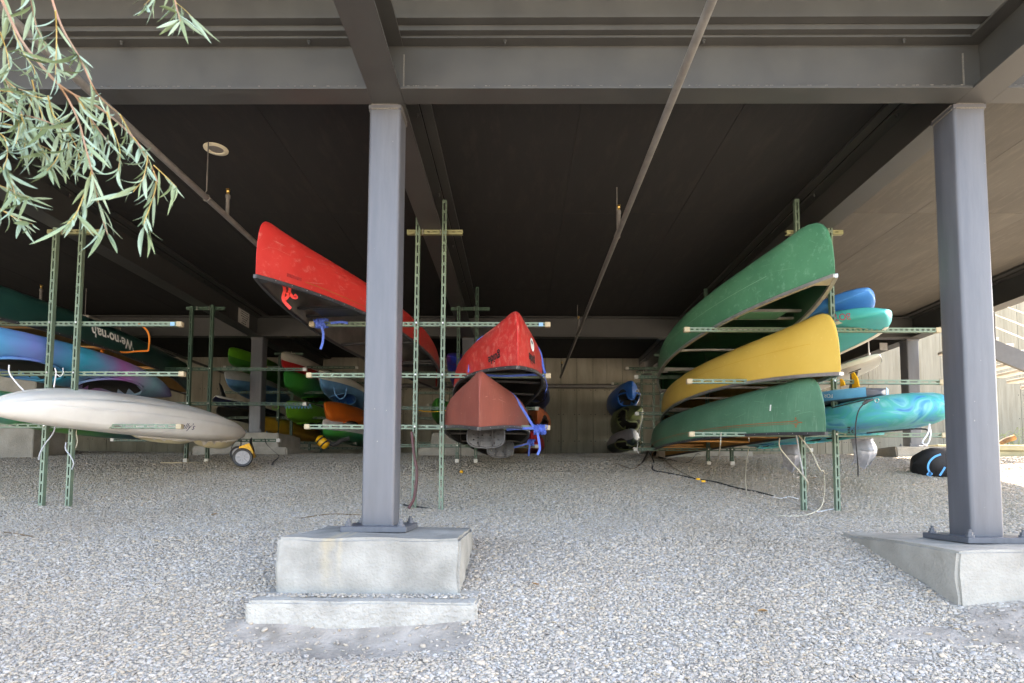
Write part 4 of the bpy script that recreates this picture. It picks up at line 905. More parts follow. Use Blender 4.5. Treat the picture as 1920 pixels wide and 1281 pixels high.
# right girder line, front: boards
def board(label, B, Sn, roll, beam, th, top, bot, full=3.2, fins=(), lift=.03, rocker=.03, finm=YEL):
    t, i_ = kayak(label, B, Sn, roll=roll, beam=beam, hup=th / 2, hdn=th / 2, hullm=bot, deck=top, full=full, name='paddle_board', cat='paddle board', group='paddle boards on the racks', tip=.05, lift=lift, rocker=rocker, etop=.45, ebot=.45)
    for x, y, h, b_, sw in fins:
        q = MB(); z0 = -th / 2 + .004; q.prism([(x - .005, y - b_ / 2, z0), (x - .005, y + b_ / 2, z0), (x - .005, y + b_ * .5 + sw * .45, z0 - h * .55), (x - .005, y + b_ * .25 + sw, z0 - h), (x - .005, y - b_ * .1 + sw * .9, z0 - h * .96), (x - .005, y - b_ * .3 + sw * .35, z0 - h * .5)], (.01, 0, 0)); q.build('fin', finm, t, local=True)
    return t, i_
SBLUE = mat('sup_blue', S(70, 138, 212), S(58, 124, 200), rough=.42, scale=3); STEALB = mat('sup_teal', S(70, 186, 190), S(56, 172, 178), rough=.42, scale=3); SWHITE = mat('sup_white', S(228, 224, 212), S(214, 210, 198), rough=.42); SGREY = mat('sup_grey', S(96, 96, 106), S(84, 84, 94), rough=.5); SLB = mat('sup_light_blue', S(96, 166, 208), S(80, 150, 196), rough=.42)
zt1 = 1.497 + CAMZ
t, i_ = board('blue inflatable paddle board lying on top of the teal board', Vector((3.18, 5.28, zt1 + .24)), Vector((3.35, 8.4, zt1 + .22)), .0, .70, .15, SBLUE, SBLUE, full=4)
t, i_ = board('teal and white inflatable paddle board with pink lettering', Vector((3.22, 5.1, zt1 + .08)), Vector((3.4, 8.2, zt1 + .08)), PI - .12, .74, .15, STEALB, STEALB, full=3.6)
tb = t; ringband_todo = (t, i_)
# white bands and pink letters on the teal rail
def ringband(t, i_, y0, y1, th0, th1, hgt, m, nm, out=.002, etop=.45, side=1):
    q = MB(); P = []; n = 24
    for k in range(n + 1):
        y = y0 + (y1 - y0) * k / n; u = y / i_['H']; w = i_['wid'](u)
        for th in [th0 + (th1 - th0) * j / 6 for j in range(7)]:
            x = side * w * abs(math.cos(th)) ** etop; z = (i_['zt'](u) if math.sin(th) > 0 else -i_['zb'](u)) * math.copysign(abs(math.sin(th)) ** etop, math.sin(th)); P.append((x + side * (out + .003), y, z + math.copysign(out, z)))
    q.add(P, [(7 * k + j, 7 * k + j + 1, 7 * k + j + 8, 7 * k + j + 7) for k in range(n) for j in range(6)]); return q.build(nm, m, t, smooth=60, local=True)
for sd_ in (-1, 1):
    ringband(tb, i_, -1.4, 1.22, .55, 1.0, .15, SWHITE, 'white_band', side=sd_, out=.004); ringband(tb, i_, -1.4, 1.22, -.55, -1.0, .15, SWHITE, 'white_band', side=sd_, out=.004)
PINK = mat('print_pink', S(214, 80, 120), rough=.5)
M_ = Matrix(((0, 0, 1, .355), (-1, 0, 0, .98), (0, -1, 0, 0.0), (0, 0, 0, 1)))
wb = at(1578, 594, 4.92); 
t, i_ = board('white paddle board with a curved grey fin, above the grey and blue board', Vector((3.38, 5.45, 1.17 + CAMZ)), Vector((3.35, 8.6, 1.12 + CAMZ)), .12, .72, .07, SWHITE, SWHITE, full=2.6, fins=((.0, 1.15, .17, .13, -.14),), finm=mat('fin_grey', S(90, 86, 84), rough=.4), lift=.05)
q = MB(); q.bev((.08, 1.2, -.045), (.09, 1.4, -.036), .002); q.build('fin_slot', BLACKP, t, local=True)
q = MB(); q.prism([(.2, .2, -.034), (.3, .2, -.03), (.2, 1.1, -.034), (.14, 1.1, -.036)], (0, 0, -.003)); q.build('blue_stripe', mat('stripe_blue', S(60, 98, 170), rough=.5), t, local=True)
t, i_ = board('grey and light blue inflatable board with yellow fins', Vector((3.16, 5.1, .85 + CAMZ)), Vector((3.3, 8.3, .85 + CAMZ)), PI, .78, .14, SGREY, SGREY, full=3.4, fins=((.0, 1.2, .15, .12, -.06), (-.17, 1.3, .07, .08, -.04)), rocker=.02)
for sd_ in (-1, 1): ringband(t, i_, -1.45, 1.53, .5, -.5, .14, SLB, 'side_band', side=sd_)
ringband(t, i_, .98, 1.2, -.5, -1.1, .14, mat('sup_patch', S(150, 150, 156), rough=.5), 'grey_patch', side=1, out=.004); ringband(t, i_, .98, 1.2, .5, 1.1, .14, STEALB, 'teal_patch', side=1, out=.004)
fb = t
# teal kayak under the boards, upside down
kt, it = kayak('teal and blue swirled kayak lying upside down, lowest beside the black duffel bag', Vector((3.34, 4.6, .60 + CAMZ)), Vector((3.2, 8.1, .60 + CAMZ)), roll=PI + .05, beam=.86, hup=.12, hdn=.2, hullm=TEAL, cockpits=((.35, .55, .25, .1), (-.8, .5, .25, .1)), rim=TEAL, full=4.5, rocker=.0, ebot=.65, droop=.12, stem=9)
bpy.context.view_layer.update()
CLEAR = mat('seat_translucent_grey', S(150, 152, 160), S(124, 126, 134), rough=.25, scale=6, spec=.6)
for (u0, v0, Y, w, h) in ((1615, 848, 5.75, .20, .25), (1481, 856, 6.9, .21, .30)):
    q = MB(); rings = []
    for r_ in range(9):
        f = r_ / 8; z = -h * (f - .5); ww = w * (.5 + .06 * math.sin(f * 5)); bow = .07 * math.sin(f * PI); row = []
        for k in range(13):
            x = -ww + 2 * ww * k / 12; droop = .03 * math.sin(k / 12 * PI * 3) * (f ** 3); row.append((x, -.06 * (1 - (x / ww) ** 2) - bow + .012 * math.sin(k * 1.9) * f, z + droop))
        rings.append(row)
    q.loft(rings, False); q.loft([[(x, y + .012, z) for x, y, z in r] for r in rings], False)
    q.tube([(x, y, z) for x, y, z in rings[0]], .01, 6); q.tube([(x, y, z) for x, y, z in rings[-1]], .006, 6)
    q.tube([(x * .8, y - .004, z) for x, y, z in rings[3]], .012, 6)
    o = q.build('seat_back', CLEAR, kt, smooth=50, local=True); Wm = Matrix.Rotation(.15, 4, 'X'); Wm.translation = at(u0, v0, Y); o.matrix_local = put(kt, Wm)

# lettering placed in the world on a boat's side, then handed to the boat
def world_text(parent, body, size, u, v, Y, m, rotz, tilt=0.0, upside=True, shear=0, bold=0, name='lettering'):
    c = at(u, v, Y)
    M = Matrix.Translation(c) @ Matrix.Rotation(rotz, 4, 'Z') @ Matrix.Rotation(PI / 2, 4, 'X') @ Matrix.Rotation(PI + tilt if upside else tilt, 4, 'Z')
    o, me = text_mesh(body, size, m, parent, put(parent, M), name, shear, bold=bold)
    # drop each vertex onto the boat along the view direction
    dg = bpy.context.evaluated_depsgraph_get(); kids = [k for k in parent.children if k.name.split('.')[0] in ('hull', 'deck', 'side_band')]
    eye = Vector((0, 0, CAMZ)); inv = o.matrix_local.inverted()
    trees = [(parent.matrix_world @ k.matrix_local, BVHTree.FromPolygons([v.co for v in k.data.vertices], [tuple(p.vertices) for p in k.data.polygons])) for k in kids]
    for vtx in me.vertices:
        wp = M @ vtx.co; best = None
        for mw, bv in trees:
            im = mw.inverted(); loc, nr, _, _ = bv.ray_cast(im @ eye, (im.to_3x3() @ (wp - eye)).normalized())
            if loc is not None:
                dd = (mw @ loc - eye).length
                if best is None or dd < best[0]: best = (dd, mw @ loc)
        if best: vtx.co = inv @ (parent.matrix_world.inverted() @ (best[1] + (eye - best[1]).normalized() * .004))
    me.update(); return o
bpy.context.view_layer.update()
world_text(tb, 'BOTE', .085, 1575, 594, 5.2, PINK, 0.1, tilt=.1)
q = MB()
world_text(fb, 'FOR', .05, 1553, 742, 5.3, INKW, .2)
world_text(kt, 'VIBE', .07, 1601, 806, 5.0, INK, .3, bold=.003)
world_text(kw, "ally's", .1, 352, 800, 6.6, mat('print_purple', S(60, 50, 90), rough=.5), -.3, tilt=PI - .1, upside=True, shear=.5)
# ================================================================== straps, cords and small things
def cord(name, label, pts, r, m, cat='rope', flat=None, par=None, sm=6, group=None):
    q = MB(); q.tube(spline(pts, sm), r, 7, 0, True, flat)
    o = q.build(name, m, par, smooth=60)
    if par is None: tag(o, label, cat, group)
    return o
def gp(u, v, lift=.008):
    """point on the gravel seen at pixel u,v"""
    d = ray(u, v); Y = 2.0
    for _ in range(60):
        p = d * Y; z = gz(p[0], Y) - CAMZ
        if p[2] - z < 0: break
        Y += .15
    lo, hi = Y - .15, Y
    for _ in range(20):
        m_ = (lo + hi) / 2; p = d * m_
        if p[2] - (gz(p[0], m_) - CAMZ) < 0: hi = m_
        else: lo = m_
    p = d * hi; return Vector((p[0], hi, gz(p[0], hi) + lift))
cord('blue_strap', 'blue strap looped over the red canoe with the oval sticker', [at(1022, 700, 5.50), at(1019, 690, 5.55), at(1010, 655, 5.6), at(980, 622, 5.62), at(950, 617, 5.62), at(905, 632, 5.6), at(890, 652, 5.5), at(880, 690, 5.42), at(886, 700, 5.44), at(940, 705, 5.46), at(1000, 703, 5.46), at(1020, 705, 5.46)], 0, STRAPB, 'strap', flat=(.022, .003))
def bundle(label, u, v, Y, w, n=16, m=STRAPB, tails=(), seed=1, name='strap_bundle'):
    rnd = random.Random(seed); t = thing(name, label, 'strap', at(u, v, Y)); q = MB(); c = at(u, v, Y)
    for k in range(n):
        ph = rnd.uniform(0, 6.28); x0 = c[0] - w / 2 + w * k / n
        P = [Vector((x0 + rnd.uniform(-.012, .022) + .02 * j / 8, c[1] - .01 + .042 * math.cos(ph + j * PI / 4 * 1.0), c[2] + .04 * math.sin(ph + j * PI / 4) + rnd.uniform(-.006, .006))) for j in range(9)]
        q.tube(P, 0, 4, 0, True, (.02, .0035))
    q.build('wrap', m, t)
    for tl in tails:
        q = MB(); q.tube(spline(tl, 6), 0, 4, 0, True, (.022, .003), up=(0, -1, 0)); q.build('loose_end', m, t)
    return t
bundle('blue strap wound in a thick knot round the arm end by the rust canoe', 1010, 806, 5.55, .11, 22, tails=([at(1008, 812, 5.5), at(1011, 830, 5.5), at(1012, 842, 5.5), at(1008, 853, 5.5)], [at(1000, 800, 5.5), at(985, 775, 5.45), at(966, 745, 5.4), at(955, 735, 5.45)], [at(1000, 803, 5.5), at(970, 804, 5.5), at(950, 806, 5.5)]), seed=2)
bundle('blue strap hanging low on the middle rack behind the rust canoe', 995, 830, 7.95, .08, 9, tails=([at(993, 834, 7.9), at(992, 848, 7.9), at(991, 855, 7.9)], [at(990, 832, 7.9), at(975, 836, 7.9), at(962, 840, 7.9)]), seed=3)
bundle('blue strap wrapped round the arm end under the tall red canoe bow', 601, 607, 5.52, .09, 12, tails=([at(603, 612, 5.48), at(606, 625, 5.48), at(605, 642, 5.48), at(601, 655, 5.48)], [at(620, 606, 5.5), at(640, 604, 5.5), at(652, 606, 5.5)]), seed=4)
cord('blue_strap', 'blue strap end hanging down beside the upper arm by the sticker canoe', [at(1021, 706, 5.48), at(1024, 715, 5.48), at(1026, 725, 5.48), at(1023, 735, 5.47)], 0, STRAPB, 'strap', flat=(.024, .003))
cord('blue_strap', 'dark blue strap hanging straight down from the middle rack arm', [at(1022, 735, 7.9), at(1022, 755, 7.9), at(1022, 773, 7.9)], 0, mat('strap_dark_blue', S(44, 60, 140), rough=.7), 'strap', flat=(.02, .003))
cord('blue_strap', 'thin blue strap down the flank of the rust canoe', [at(849, 800, 5.5), at(852, 775, 5.55), at(860, 745, 5.6), at(872, 735, 5.7)], 0, STRAPB, 'strap', flat=(.018, .003))
t = thing('red_strap', 'knotted red strap hanging from the bow of the tall red canoe', 'strap', at(540, 540, 4.4)); Yr = 4.42
for P in ([(532, 533), (534, 545), (531, 557), (533, 565), (545, 579)], [(545, 533), (543, 545), (540, 556), (534, 562)], [(543, 550), (549, 557), (556, 558), (552, 553)], [(532, 535), (538, 532), (546, 534)]):
    q = MB(); q.tube(spline([at(u, v, Yr) for u, v in P], 5), 0, 4, 0, True, (.024, .006), up=(0, -1, 0)); q.build('webbing', STRAPR, t)
q = MB(); q.sphere(at(533, 563, Yr), .02, 8, sc=(1, .8, .9)); q.sphere(at(540, 551, Yr), .016, 8); q.build('knot', STRAPR, t, smooth=60)
t = thing('orange_strap', 'orange strap looped over the deep green canoe and knotted beneath', 'strap', at(275, 650, 7.0)); Yo = 6.9
for P in ([(258, 607), (270, 614), (278, 625), (280, 640), (278, 658)], [(278, 658), (255, 659), (235, 661), (215, 658), (192, 654)]):
    q = MB(); q.tube(spline([at(u, v, Yo + (.0 if v > 650 else -.03)) for u, v in P], 6), 0, 4, 0, True, (.02, .004), up=(0, -1, .3)); q.build('webbing', STRAPO, t)
q = MB(); q.sphere(at(191, 652, Yo), .03, 8, sc=(.8, .7, 1.1)); q.sphere(at(192, 659, Yo), .02, 8); q.tube([at(191, 655, Yo), at(184, 655, Yo), at(178, 654, Yo)], 0, 4, 0, True, (.018, .004)); q.build('knot', STRAPO, t, smooth=60)
# pale cords on the right
cord('white_rope', 'long white cord looping from the front rack down over the gravel', [at(1404, 822, 5.45), gp(1405, 870, .25), gp(1398, 900, .1), gp(1402, 930), gp(1430, 955), gp(1465, 969), gp(1520, 965), gp(1543, 945, .02), gp(1546, 915, .16), at(1537, 880, 5.42), at(1520, 845, 5.42), at(1497, 816, 5.45)], .006, ROPE, sm=8)
cord('white_rope', 'short pale cord drooping onto the front rack post', [at(1462, 821, 5.45), at(1462, 838, 5.43), at(1478, 860, 5.42), at(1500, 885, 5.4), at(1514, 905, 5.4), gp(1512, 928, .02)], .006, ROPE)
cord('white_rope', 'thin pale cord hanging straight from the lower green canoe', [at(1352, 812, 5.45), at(1350, 840, 5.45), gp(1346, 880, .12), gp(1336, 900)], .005, ROPE)
cord('white_strap', 'flat white strap beside the front rack post', [at(1493, 815, 5.44), at(1497, 840, 5.42), at(1502, 870, 5.42), at(1506, 890, 5.43)], 0, ROPEW, 'strap', flat=(.022, .003))
cord('white_strap', 'white strap lying flat on the gravel by the front rack posts', [gp(1448, 933), gp(1465, 936), gp(1480, 933), gp(1496, 937)], 0, ROPEW, 'strap', flat=(.03, .004))
cord('white_strap', 'white strap end lying on the gravel in front of the rack posts', [gp(1532, 962), gp(1550, 958), gp(1568, 955)], 0, ROPEW, 'strap', flat=(.035, .004))
cord('grey_strap', 'twisted grey strap on the gravel between the front rack posts', [gp(1470, 936), gp(1490, 944), gp(1505, 950), gp(1528, 960)], 0, mat('strap_grey', S(150, 146, 140), rough=.8), 'strap', flat=(.04, .008))
cord('white_strap', 'white strap round the far end of the yellow canoe down to the gravel', [at(1204, 772, 7.95), at(1203, 790, 7.9), at(1198, 815, 7.9), at(1195, 840, 7.9), at(1197, 850, 7.88)], 0, ROPEW, 'strap', flat=(.035, .003))
cord('dark_cable', 'dark cable snaking over the gravel under the green canoe', [gp(1218, 862, .1), gp(1226, 868), gp(1224, 882), gp(1250, 888), gp(1290, 896), gp(1308, 900), gp(1340, 905), gp(1380, 916), gp(1420, 924), gp(1450, 932)], .009, STRAPK, sm=8)
cord('pale_rope', 'thin tan cord running down to the cable joint on the gravel', [at(1222, 834, 7.9), gp(1232, 852, .05), gp(1255, 872), gp(1280, 888), gp(1306, 900)], .006, mat('cord_tan', S(128, 116, 96), rough=.8))
t = thing('cable_joint', 'small yellow plug joining the cables on the gravel', 'plug', gp(1312, 902))
for u, v in ((1309, 901), (1319, 905)):
    q = MB(); c = gp(u, v, .015); q.sphere(c, .022, 8, sc=(1.3, .8, .8)); q.build('plug', YEL, t, smooth=60)
cord('dark_strap', 'dark strap trailing on the gravel under the far end of the green canoe', [at(1215, 845, 7.9), gp(1213, 858, .05), gp(1204, 868), gp(1195, 874)], 0, mat('strap_brown', S(84, 70, 62), rough=.8), 'strap', flat=(.03, .005))
cord('dark_cable', 'black cable looping by the rear footing under the green canoe', [at(1313, 852, 8.9), gp(1306, 862, .08), gp(1290, 868), gp(1260, 864), gp(1235, 858)], .006, STRAPK)
cord('shock_rope', 'thin dark leash hanging from the grey and blue board', [at(1625, 752, 4.85), at(1610, 770, 4.8), at(1604, 800, 4.78), at(1605, 830, 4.85), at(1608, 865, 4.9), at(1609, 893, 5.0)], .005, STRAPK)
t = thing('leash_clip', 'black leash cuff with a steel ring on the grey board', 'leash', at(1630, 750, 4.82))
q = MB(); q.tube([at(1618, 758, 4.8), at(1626, 752, 4.78), at(1636, 749, 4.8)], [.012, .016, .01], 8); q.tube([at(1560, 765, 5.1), at(1600, 755, 4.9), at(1622, 750, 4.82)], .006, 6); q.build('cuff', BLACKP, t, smooth=60)
q = MB(); c = at(1644, 751, 4.79); q.tube([c + Vector((.017 * math.cos(a), 0, .017 * math.sin(a))) for a in [2 * PI * k / 16 for k in range(17)]], .003, 6); q.build('ring', ALU, t, smooth=60)
cord('white_rope', 'white rope loop hanging from the nose of the teal kayak', [at(1743, 795, 4.32), at(1740, 812, 4.3), at(1730, 828, 4.3), at(1734, 834, 4.3), at(1741, 830, 4.3), at(1745, 812, 4.3), at(1742, 797, 4.32)], .006, ROPEW)
cord('bungee', 'black bungee lacing under the nose of the teal kayak', [at(1625, 812, 4.6), at(1670, 808, 4.5), at(1735, 805, 4.35), at(1744, 825, 4.32)], .006, STRAPK)
# left cords
cord('white_rope', 'white cord hanging from the purple kayak to the white kayak', [at(17, 685, 5.0), at(18, 700, 4.98), at(30, 717, 4.98), at(44, 732, 4.98)], .006, ROPEW)
cord('white_rope', 'white cord looped under the purple kayak between the rack posts', [at(103, 690, 5.4), at(105, 700, 5.4), at(101, 727, 5.35)], .006, ROPEW)
cord('white_rope', 'thin white loop hanging between the rack posts under the purple kayak', [at(104, 700, 5.45), at(112, 706, 5.45), at(118, 700, 5.45), at(118, 690, 5.45)], .004, ROPEW)
cord('grey_rope', 'pale grey cord tied from the arm round the outer rack post', [at(104, 796, 5.46), at(100, 812, 5.46), at(85, 832, 5.44), at(75, 850, 5.43), at(73, 862, 5.45)], .006, mat('cord_grey', S(176, 180, 188), rough=.7))
cord('grey_rope', 'pale grey cord wound round the inner rack post', [at(124, 830, 5.46), at(123, 842, 5.44), at(132, 855, 5.43), at(138, 868, 5.44), at(135, 880, 5.48)], .006, mat('cord_grey', S(176, 180, 188), rough=.7))
cord('black_cable', 'black and red cable hanging beside the front rack post', [at(772, 810, 5.46), at(776, 850, 5.45), at(781, 880, 5.44), at(780, 910, 5.44), at(776, 935, 5.44), gp(766, 955)], .014, mat('cable_dark', S(58, 50, 52), S(96, 48, 52), scale=3, stretch=(60, 1, 1), rough=.6))
cord('black_cable', 'black cable end lying on gravel at the foot of the front rack post', [gp(757, 948), gp(765, 950), gp(780, 952), gp(803, 955)], .008, STRAPK)
cord('thin_rope', 'thin dark cord with a yellow ball hanging under the rust canoe', [at(864, 770, 7.6), at(864, 830, 7.6), gp(864, 884, .03)], .004, STRAPK)
q = MB(); q.sphere(gp(865, 888, .02), .024, 10); tag(q.build('yellow_ball', YEL, None, smooth=60), 'small yellow ball on the gravel below the rust canoe', 'ball')
cord('black_strap', 'black strap hanging from the rack arm to the gravel beyond the cart', [at(497, 823, 7.9), at(500, 833, 7.88), at(512, 845, 7.85), at(523, 856, 7.82), gp(512, 868, .01), gp(511, 873)], 0, STRAPK, 'strap', flat=(.028, .004))
cord('black_strap', 'black strap with a red tail drooping from the rack arm behind the cart', [at(452, 825, 7.95), at(450, 838, 7.93), at(434, 842, 7.93), at(440, 828, 7.93)], 0, STRAPK, 'strap', flat=(.025, .004))
cord('blue_rope', 'thin blue cord coiled along the lime green kayak', [at(533 + k * 3, 762 + (4 if k % 2 else -4), 9.75) for k in range(18)], .006, LBLUE)
cord('green_rope', 'coil of bright green cord hanging by the lime green kayak', [at(517 + 6 * math.cos(k * 1.1), 764 + 4 * math.sin(k * 1.1), 9.9) for k in range(14)], .007, LIME)
cord('blue_rope', 'light blue cord loop hanging under the white kayak with the blue deck', [at(626, 727, 9.2), at(629, 740, 9.2), at(638, 748, 9.2), at(647, 742, 9.2), at(650, 728, 9.2)], .008, LBLUE)
cord('yellow_rope', 'yellow cord tied round the green kayak', [at(779, 757, 9.85), at(785, 768, 9.75), at(800, 772, 9.7), at(830, 771, 9.7), at(850, 767, 9.75)], .008, YEL)
cord('twine', 'frayed tan twine hanging beside the inner rack post', [at(146, 800, 5.52), at(143, 812, 5.5), at(145, 828, 5.5), at(142, 840, 5.5)], .004, ROPE)

# ---- kayak cart
t = thing('kayak_cart', 'yellow wheeled kayak cart with grey wheels, lying under the rack arm', 'cart', gp(462, 870))
ct = at(462, 856, 7.2); base = gz(ct[0], 7.2)
for (u, v, Y, r_) in ((455, 858, 7.1, .115), (447, 851, 7.42, .10)):
    c = at(u, v, Y); c[2] = max(c[2], gz(c[0], Y) + r_); axd = Vector((.35, -1, 0)).normalized()
    sd2 = axd.cross(Vector((0, 0, 1))).normalized(); upv = Vector((0, 0, 1))
    q = MB(); rings = []
    for rr, off in ((r_ * .72, -.03), (r_ * .93, -.036), (r_, -.02), (r_, .02), (r_ * .93, .036), (r_ * .72, .03)):
        rings.append([c + axd * -off + (sd2 * math.cos(2 * PI * k / 26) + upv * math.sin(2 * PI * k / 26)) * rr for k in range(26)])
    q.loft(rings, True); q.build('tyre', BLACKP, t, smooth=50)
    wh = MB(); wh.loft([[c + axd * o_ + (sd2 * math.cos(2 * PI * k / 26) + upv * math.sin(2 * PI * k / 26)) * rr for k in range(26)] for rr, o_ in ((r_ * .73, .03), (r_ * .68, .024), (r_ * .2, .02), (r_ * .18, .036), (r_ * .02, .036))], True)
    for k in range(8):
        a = 2 * PI * k / 8; d1 = sd2 * math.cos(a) + upv * math.sin(a); wh.tube([c + axd * .028 + d1 * r_ * .18, c + axd * .028 + d1 * r_ * .68], .006, 5)
    wh.build('rim', mat('rim_grey', S(158, 158, 162), S(140, 140, 144), rough=.45), t, smooth=40)
a0 = at(455, 858, 7.13); q = MB()
Rm = Matrix.Rotation(math.radians(-25), 3, 'Y') @ Matrix.Rotation(math.radians(20), 3, 'Z')
cb0 = at(464, 848, 7.28); q.bev(cb0 - Vector((.07, .13, .075)), cb0 + Vector((.07, .13, .075)), .02, 0, Rm, 2)
for k in range(4): q.box(cb0 + Rm @ Vector((-.05 + k * .034, -.13, .0)), (.012, .012, .14), Rm)
q.build('frame', YEL, t, smooth=40)
q = MB(); q.tube(spline([at(470, 823, 7.9), at(471, 835, 7.6), at(474, 846, 7.35), at(470, 858, 7.25)], 5), 0, 4, 0, True, (.05, .006), up=(0, -1, 0)); q.build('strap', STRAPK, t)
# ---- yellow dry bag
t = thing('dry_bag', 'yellow dry bag with two black straps hanging under the white and green kayak', 'bag', at(605, 830, 9.3))
ca_, cb2 = at(598, 822, 9.3), at(612, 837, 9.3); q = MB(); ax_ = (cb2 - ca_).normalized()
q.tube([ca_ + (cb2 - ca_) * f for f in (-.15, 0, .3, .7, 1, 1.1)], [.03, .075, .08, .08, .07, .02], 10); q.build('sack', YEL, t, smooth=60)
for f in (.25, .75): c = ca_ + (cb2 - ca_) * f; q = MB(); q.tube([c - ax_ * .012, c + ax_ * .012], .084, 10); q.build('strap', STRAPK, t)
q = MB(); q.tube(spline([at(611, 824, 9.35), at(625, 834, 9.35), at(640, 826, 9.35), at(655, 822, 9.35)], 4), .035, 6); tag(q.build('harness', mat('harness_grey', S(70, 70, 72), S(44, 44, 46), scale=20), None, smooth=60), 'dark grey harness bundled beside the yellow dry bag', 'harness')
# ---- duffel bag
t = thing('duffel_bag', 'black duffel bag with blue straps slumped on the gravel behind the column', 'bag', gp(1760, 892)); b0 = gp(1762, 893); BK = mat('duffel_black', S(30, 30, 34), S(22, 22, 25), rough=.8, scale=14, bump=.3, bscale=12)
q = MB(); rings = []
for k in range(15):
    f = k / 14; y = f - .5; r_ = (1 - abs(2 * y) ** 5) ** .5; row = []
    for j in range(20):
        a = 2 * PI * j / 20; wr = 1 + .06 * math.sin(3 * a + 7 * f) + .05 * math.sin(5 * a - 9 * f)
        row.append(b0 + Vector((.72 * y * 1.0 + .10 + .02 * math.sin(a * 2), .06 + .21 * r_ * wr * math.copysign(abs(math.cos(a)) ** .8, math.cos(a)), .17 + .19 * r_ * wr * math.copysign(abs(math.sin(a)) ** .75, math.sin(a)) - .03)))
    rings.append(row)
q.loft(rings, True, 0, True); q.build('body', BK, t, smooth=60)
BS = mat('strap_sky', S(60, 150, 210), S(48, 134, 196), rough=.6)
for P in ([(1764, 852), (1752, 857), (1743, 866), (1740, 877), (1744, 888)], [(1772, 876), (1766, 886), (1762, 892)], [(1741, 891), (1747, 889), (1743, 887), (1739, 890), (1746, 892)]):
    q = MB(); q.tube(spline([at(u, v, b0[1] - .21) for u, v in P], 5), 0, 4, 0, True, (.022, .004), up=(0, -1, 0)); q.build('strap', BS, t)
# ---- clip lamp-like bracket pole behind boards
q = MB(); c = at(1628, 640, 9.3); q.tube([c, at(1629, 664, 9.3)], .01, 6); q.tube([at(1629, 662, 9.3), at(1629, 670, 9.3)], .022, 8); tag(q.build('hanging_hook', ALU, None, smooth=50), 'thin metal hook hanging from the rear beam above the white board', 'hook')
q = MB(); q.bb(at(1649, 643, 9.66) - Vector((0, .002, 0)), at(1664, 657, 9.66) + Vector((0, .002, 0))); tag(q.build('notice_sign', mat('sign_grey', S(128, 126, 122), S(112, 110, 106), scale=30), None), 'pale notice on the dark rear beam above the white board', 'sign')

# ---- outdoor stairs on the right
t = thing('outdoor_stairs', 'dark steel stair flight with a wire railing out in the sun', 'stairs', (8.4, 8.9, .4 + CAMZ))
SG = mat('stair_steel', S(74, 72, 70), S(62, 60, 58), rough=.5); CONS = mat('stair_tread', S(196, 192, 184), S(176, 172, 164), rough=.85, scale=6)
pA, pB = at(1858, 634, 8.9), at(2120, 740, 8.9)
dirn = (pB - pA)
for y_ in (0,):
    q = MB(); q.prism([pA + Vector((0, y_, .0)), pB + Vector((0, y_, 0)), pB + Vector((0, y_, -.30)), pA + Vector((0, y_, -.30))], (0, .05, 0)); q.build('stringer', SG, t)
for k in range(9):
    p = pA + dirn * (k + .3) / 9; q = MB(); q.bev((p[0] - .10, 8.955, p[2] + .0), (p[0] + .10, 10.0, p[2] + .05), .005); q.build('tread', CONS, t)
for k in range(4):
    p = pA + dirn * (k + .1) / 3.5; q = MB(); q.cyl(p, p + Vector((0, 0, .95)), .016, 8); q.build('rail_post', SG, t)
for h_ in (.2, .4, .6, .8, .95):
    q = MB(); q.tube([pA + Vector((0, 0, h_)), pB + Vector((0, 0, h_))], .008 if h_ < .9 else .02, 6); q.build('rail_wire', ALU, t)
# low olive curb, driftwood, weeds by the wall
q = MB(); q.bev((7.4, 10.4, .3 + CAMZ), (12.5, 10.9, .62 + CAMZ), .02); q.bev((7.38, 10.36, .62 + CAMZ), (12.5, 10.95, .72 + CAMZ), .01)
tag(q.build('concrete_curb', mat('curb_olive', S(150, 146, 118), S(132, 128, 104), rough=.9, scale=4)), 'low olive grey curb along the gravel by the stairs', 'curb')
q = MB(); q.tube([at(1868, 835, 10.7), at(1885, 826, 10.7), at(1903, 820, 10.65)], [.03, .05, .05], 9, 0); q.build('driftwood', [mat('driftwood_dark', S(62, 54, 46), S(170, 120, 70), scale=3, rough=.85)], None, smooth=50)
tag(bpy.data.objects['driftwood'], 'dark piece of wood with a sawn tan end lying on the curb', 'wood')
GRS = mat('weed_green', S(132, 140, 86), S(104, 118, 66), rough=.7, scale=30)
for (u, nb, sd3, wl_) in ((1888, 9, 1, 'thin dry weed behind the curb next to the sawn wood'), (1902, 12, 2, 'tallest bunch of green weed behind the curb'), (1915, 9, 5, 'sparse weed behind the curb past the tallest bunch'), (1880, 6, 6, 'smallest weed tuft behind the curb by the column')):
    rnd = random.Random(sd3); b = at(u, 835, 11.0); b[2] = .5 + CAMZ; b[1] = 11.1; q = MB()
    for k in range(nb):
        h_ = rnd.uniform(.25, .6); dx = rnd.uniform(-.3, .3); q.tube(spline([b, b + Vector((dx * .3, 0, h_ * .6)), b + Vector((dx, rnd.uniform(-.1, .1), h_)), b + Vector((dx * 1.5, 0, h_ * .9))], 3), [.004] * 9 + [.001], 4)
    tag(q.build('weed', GRS), wl_, 'plant', 'weeds behind the curb')

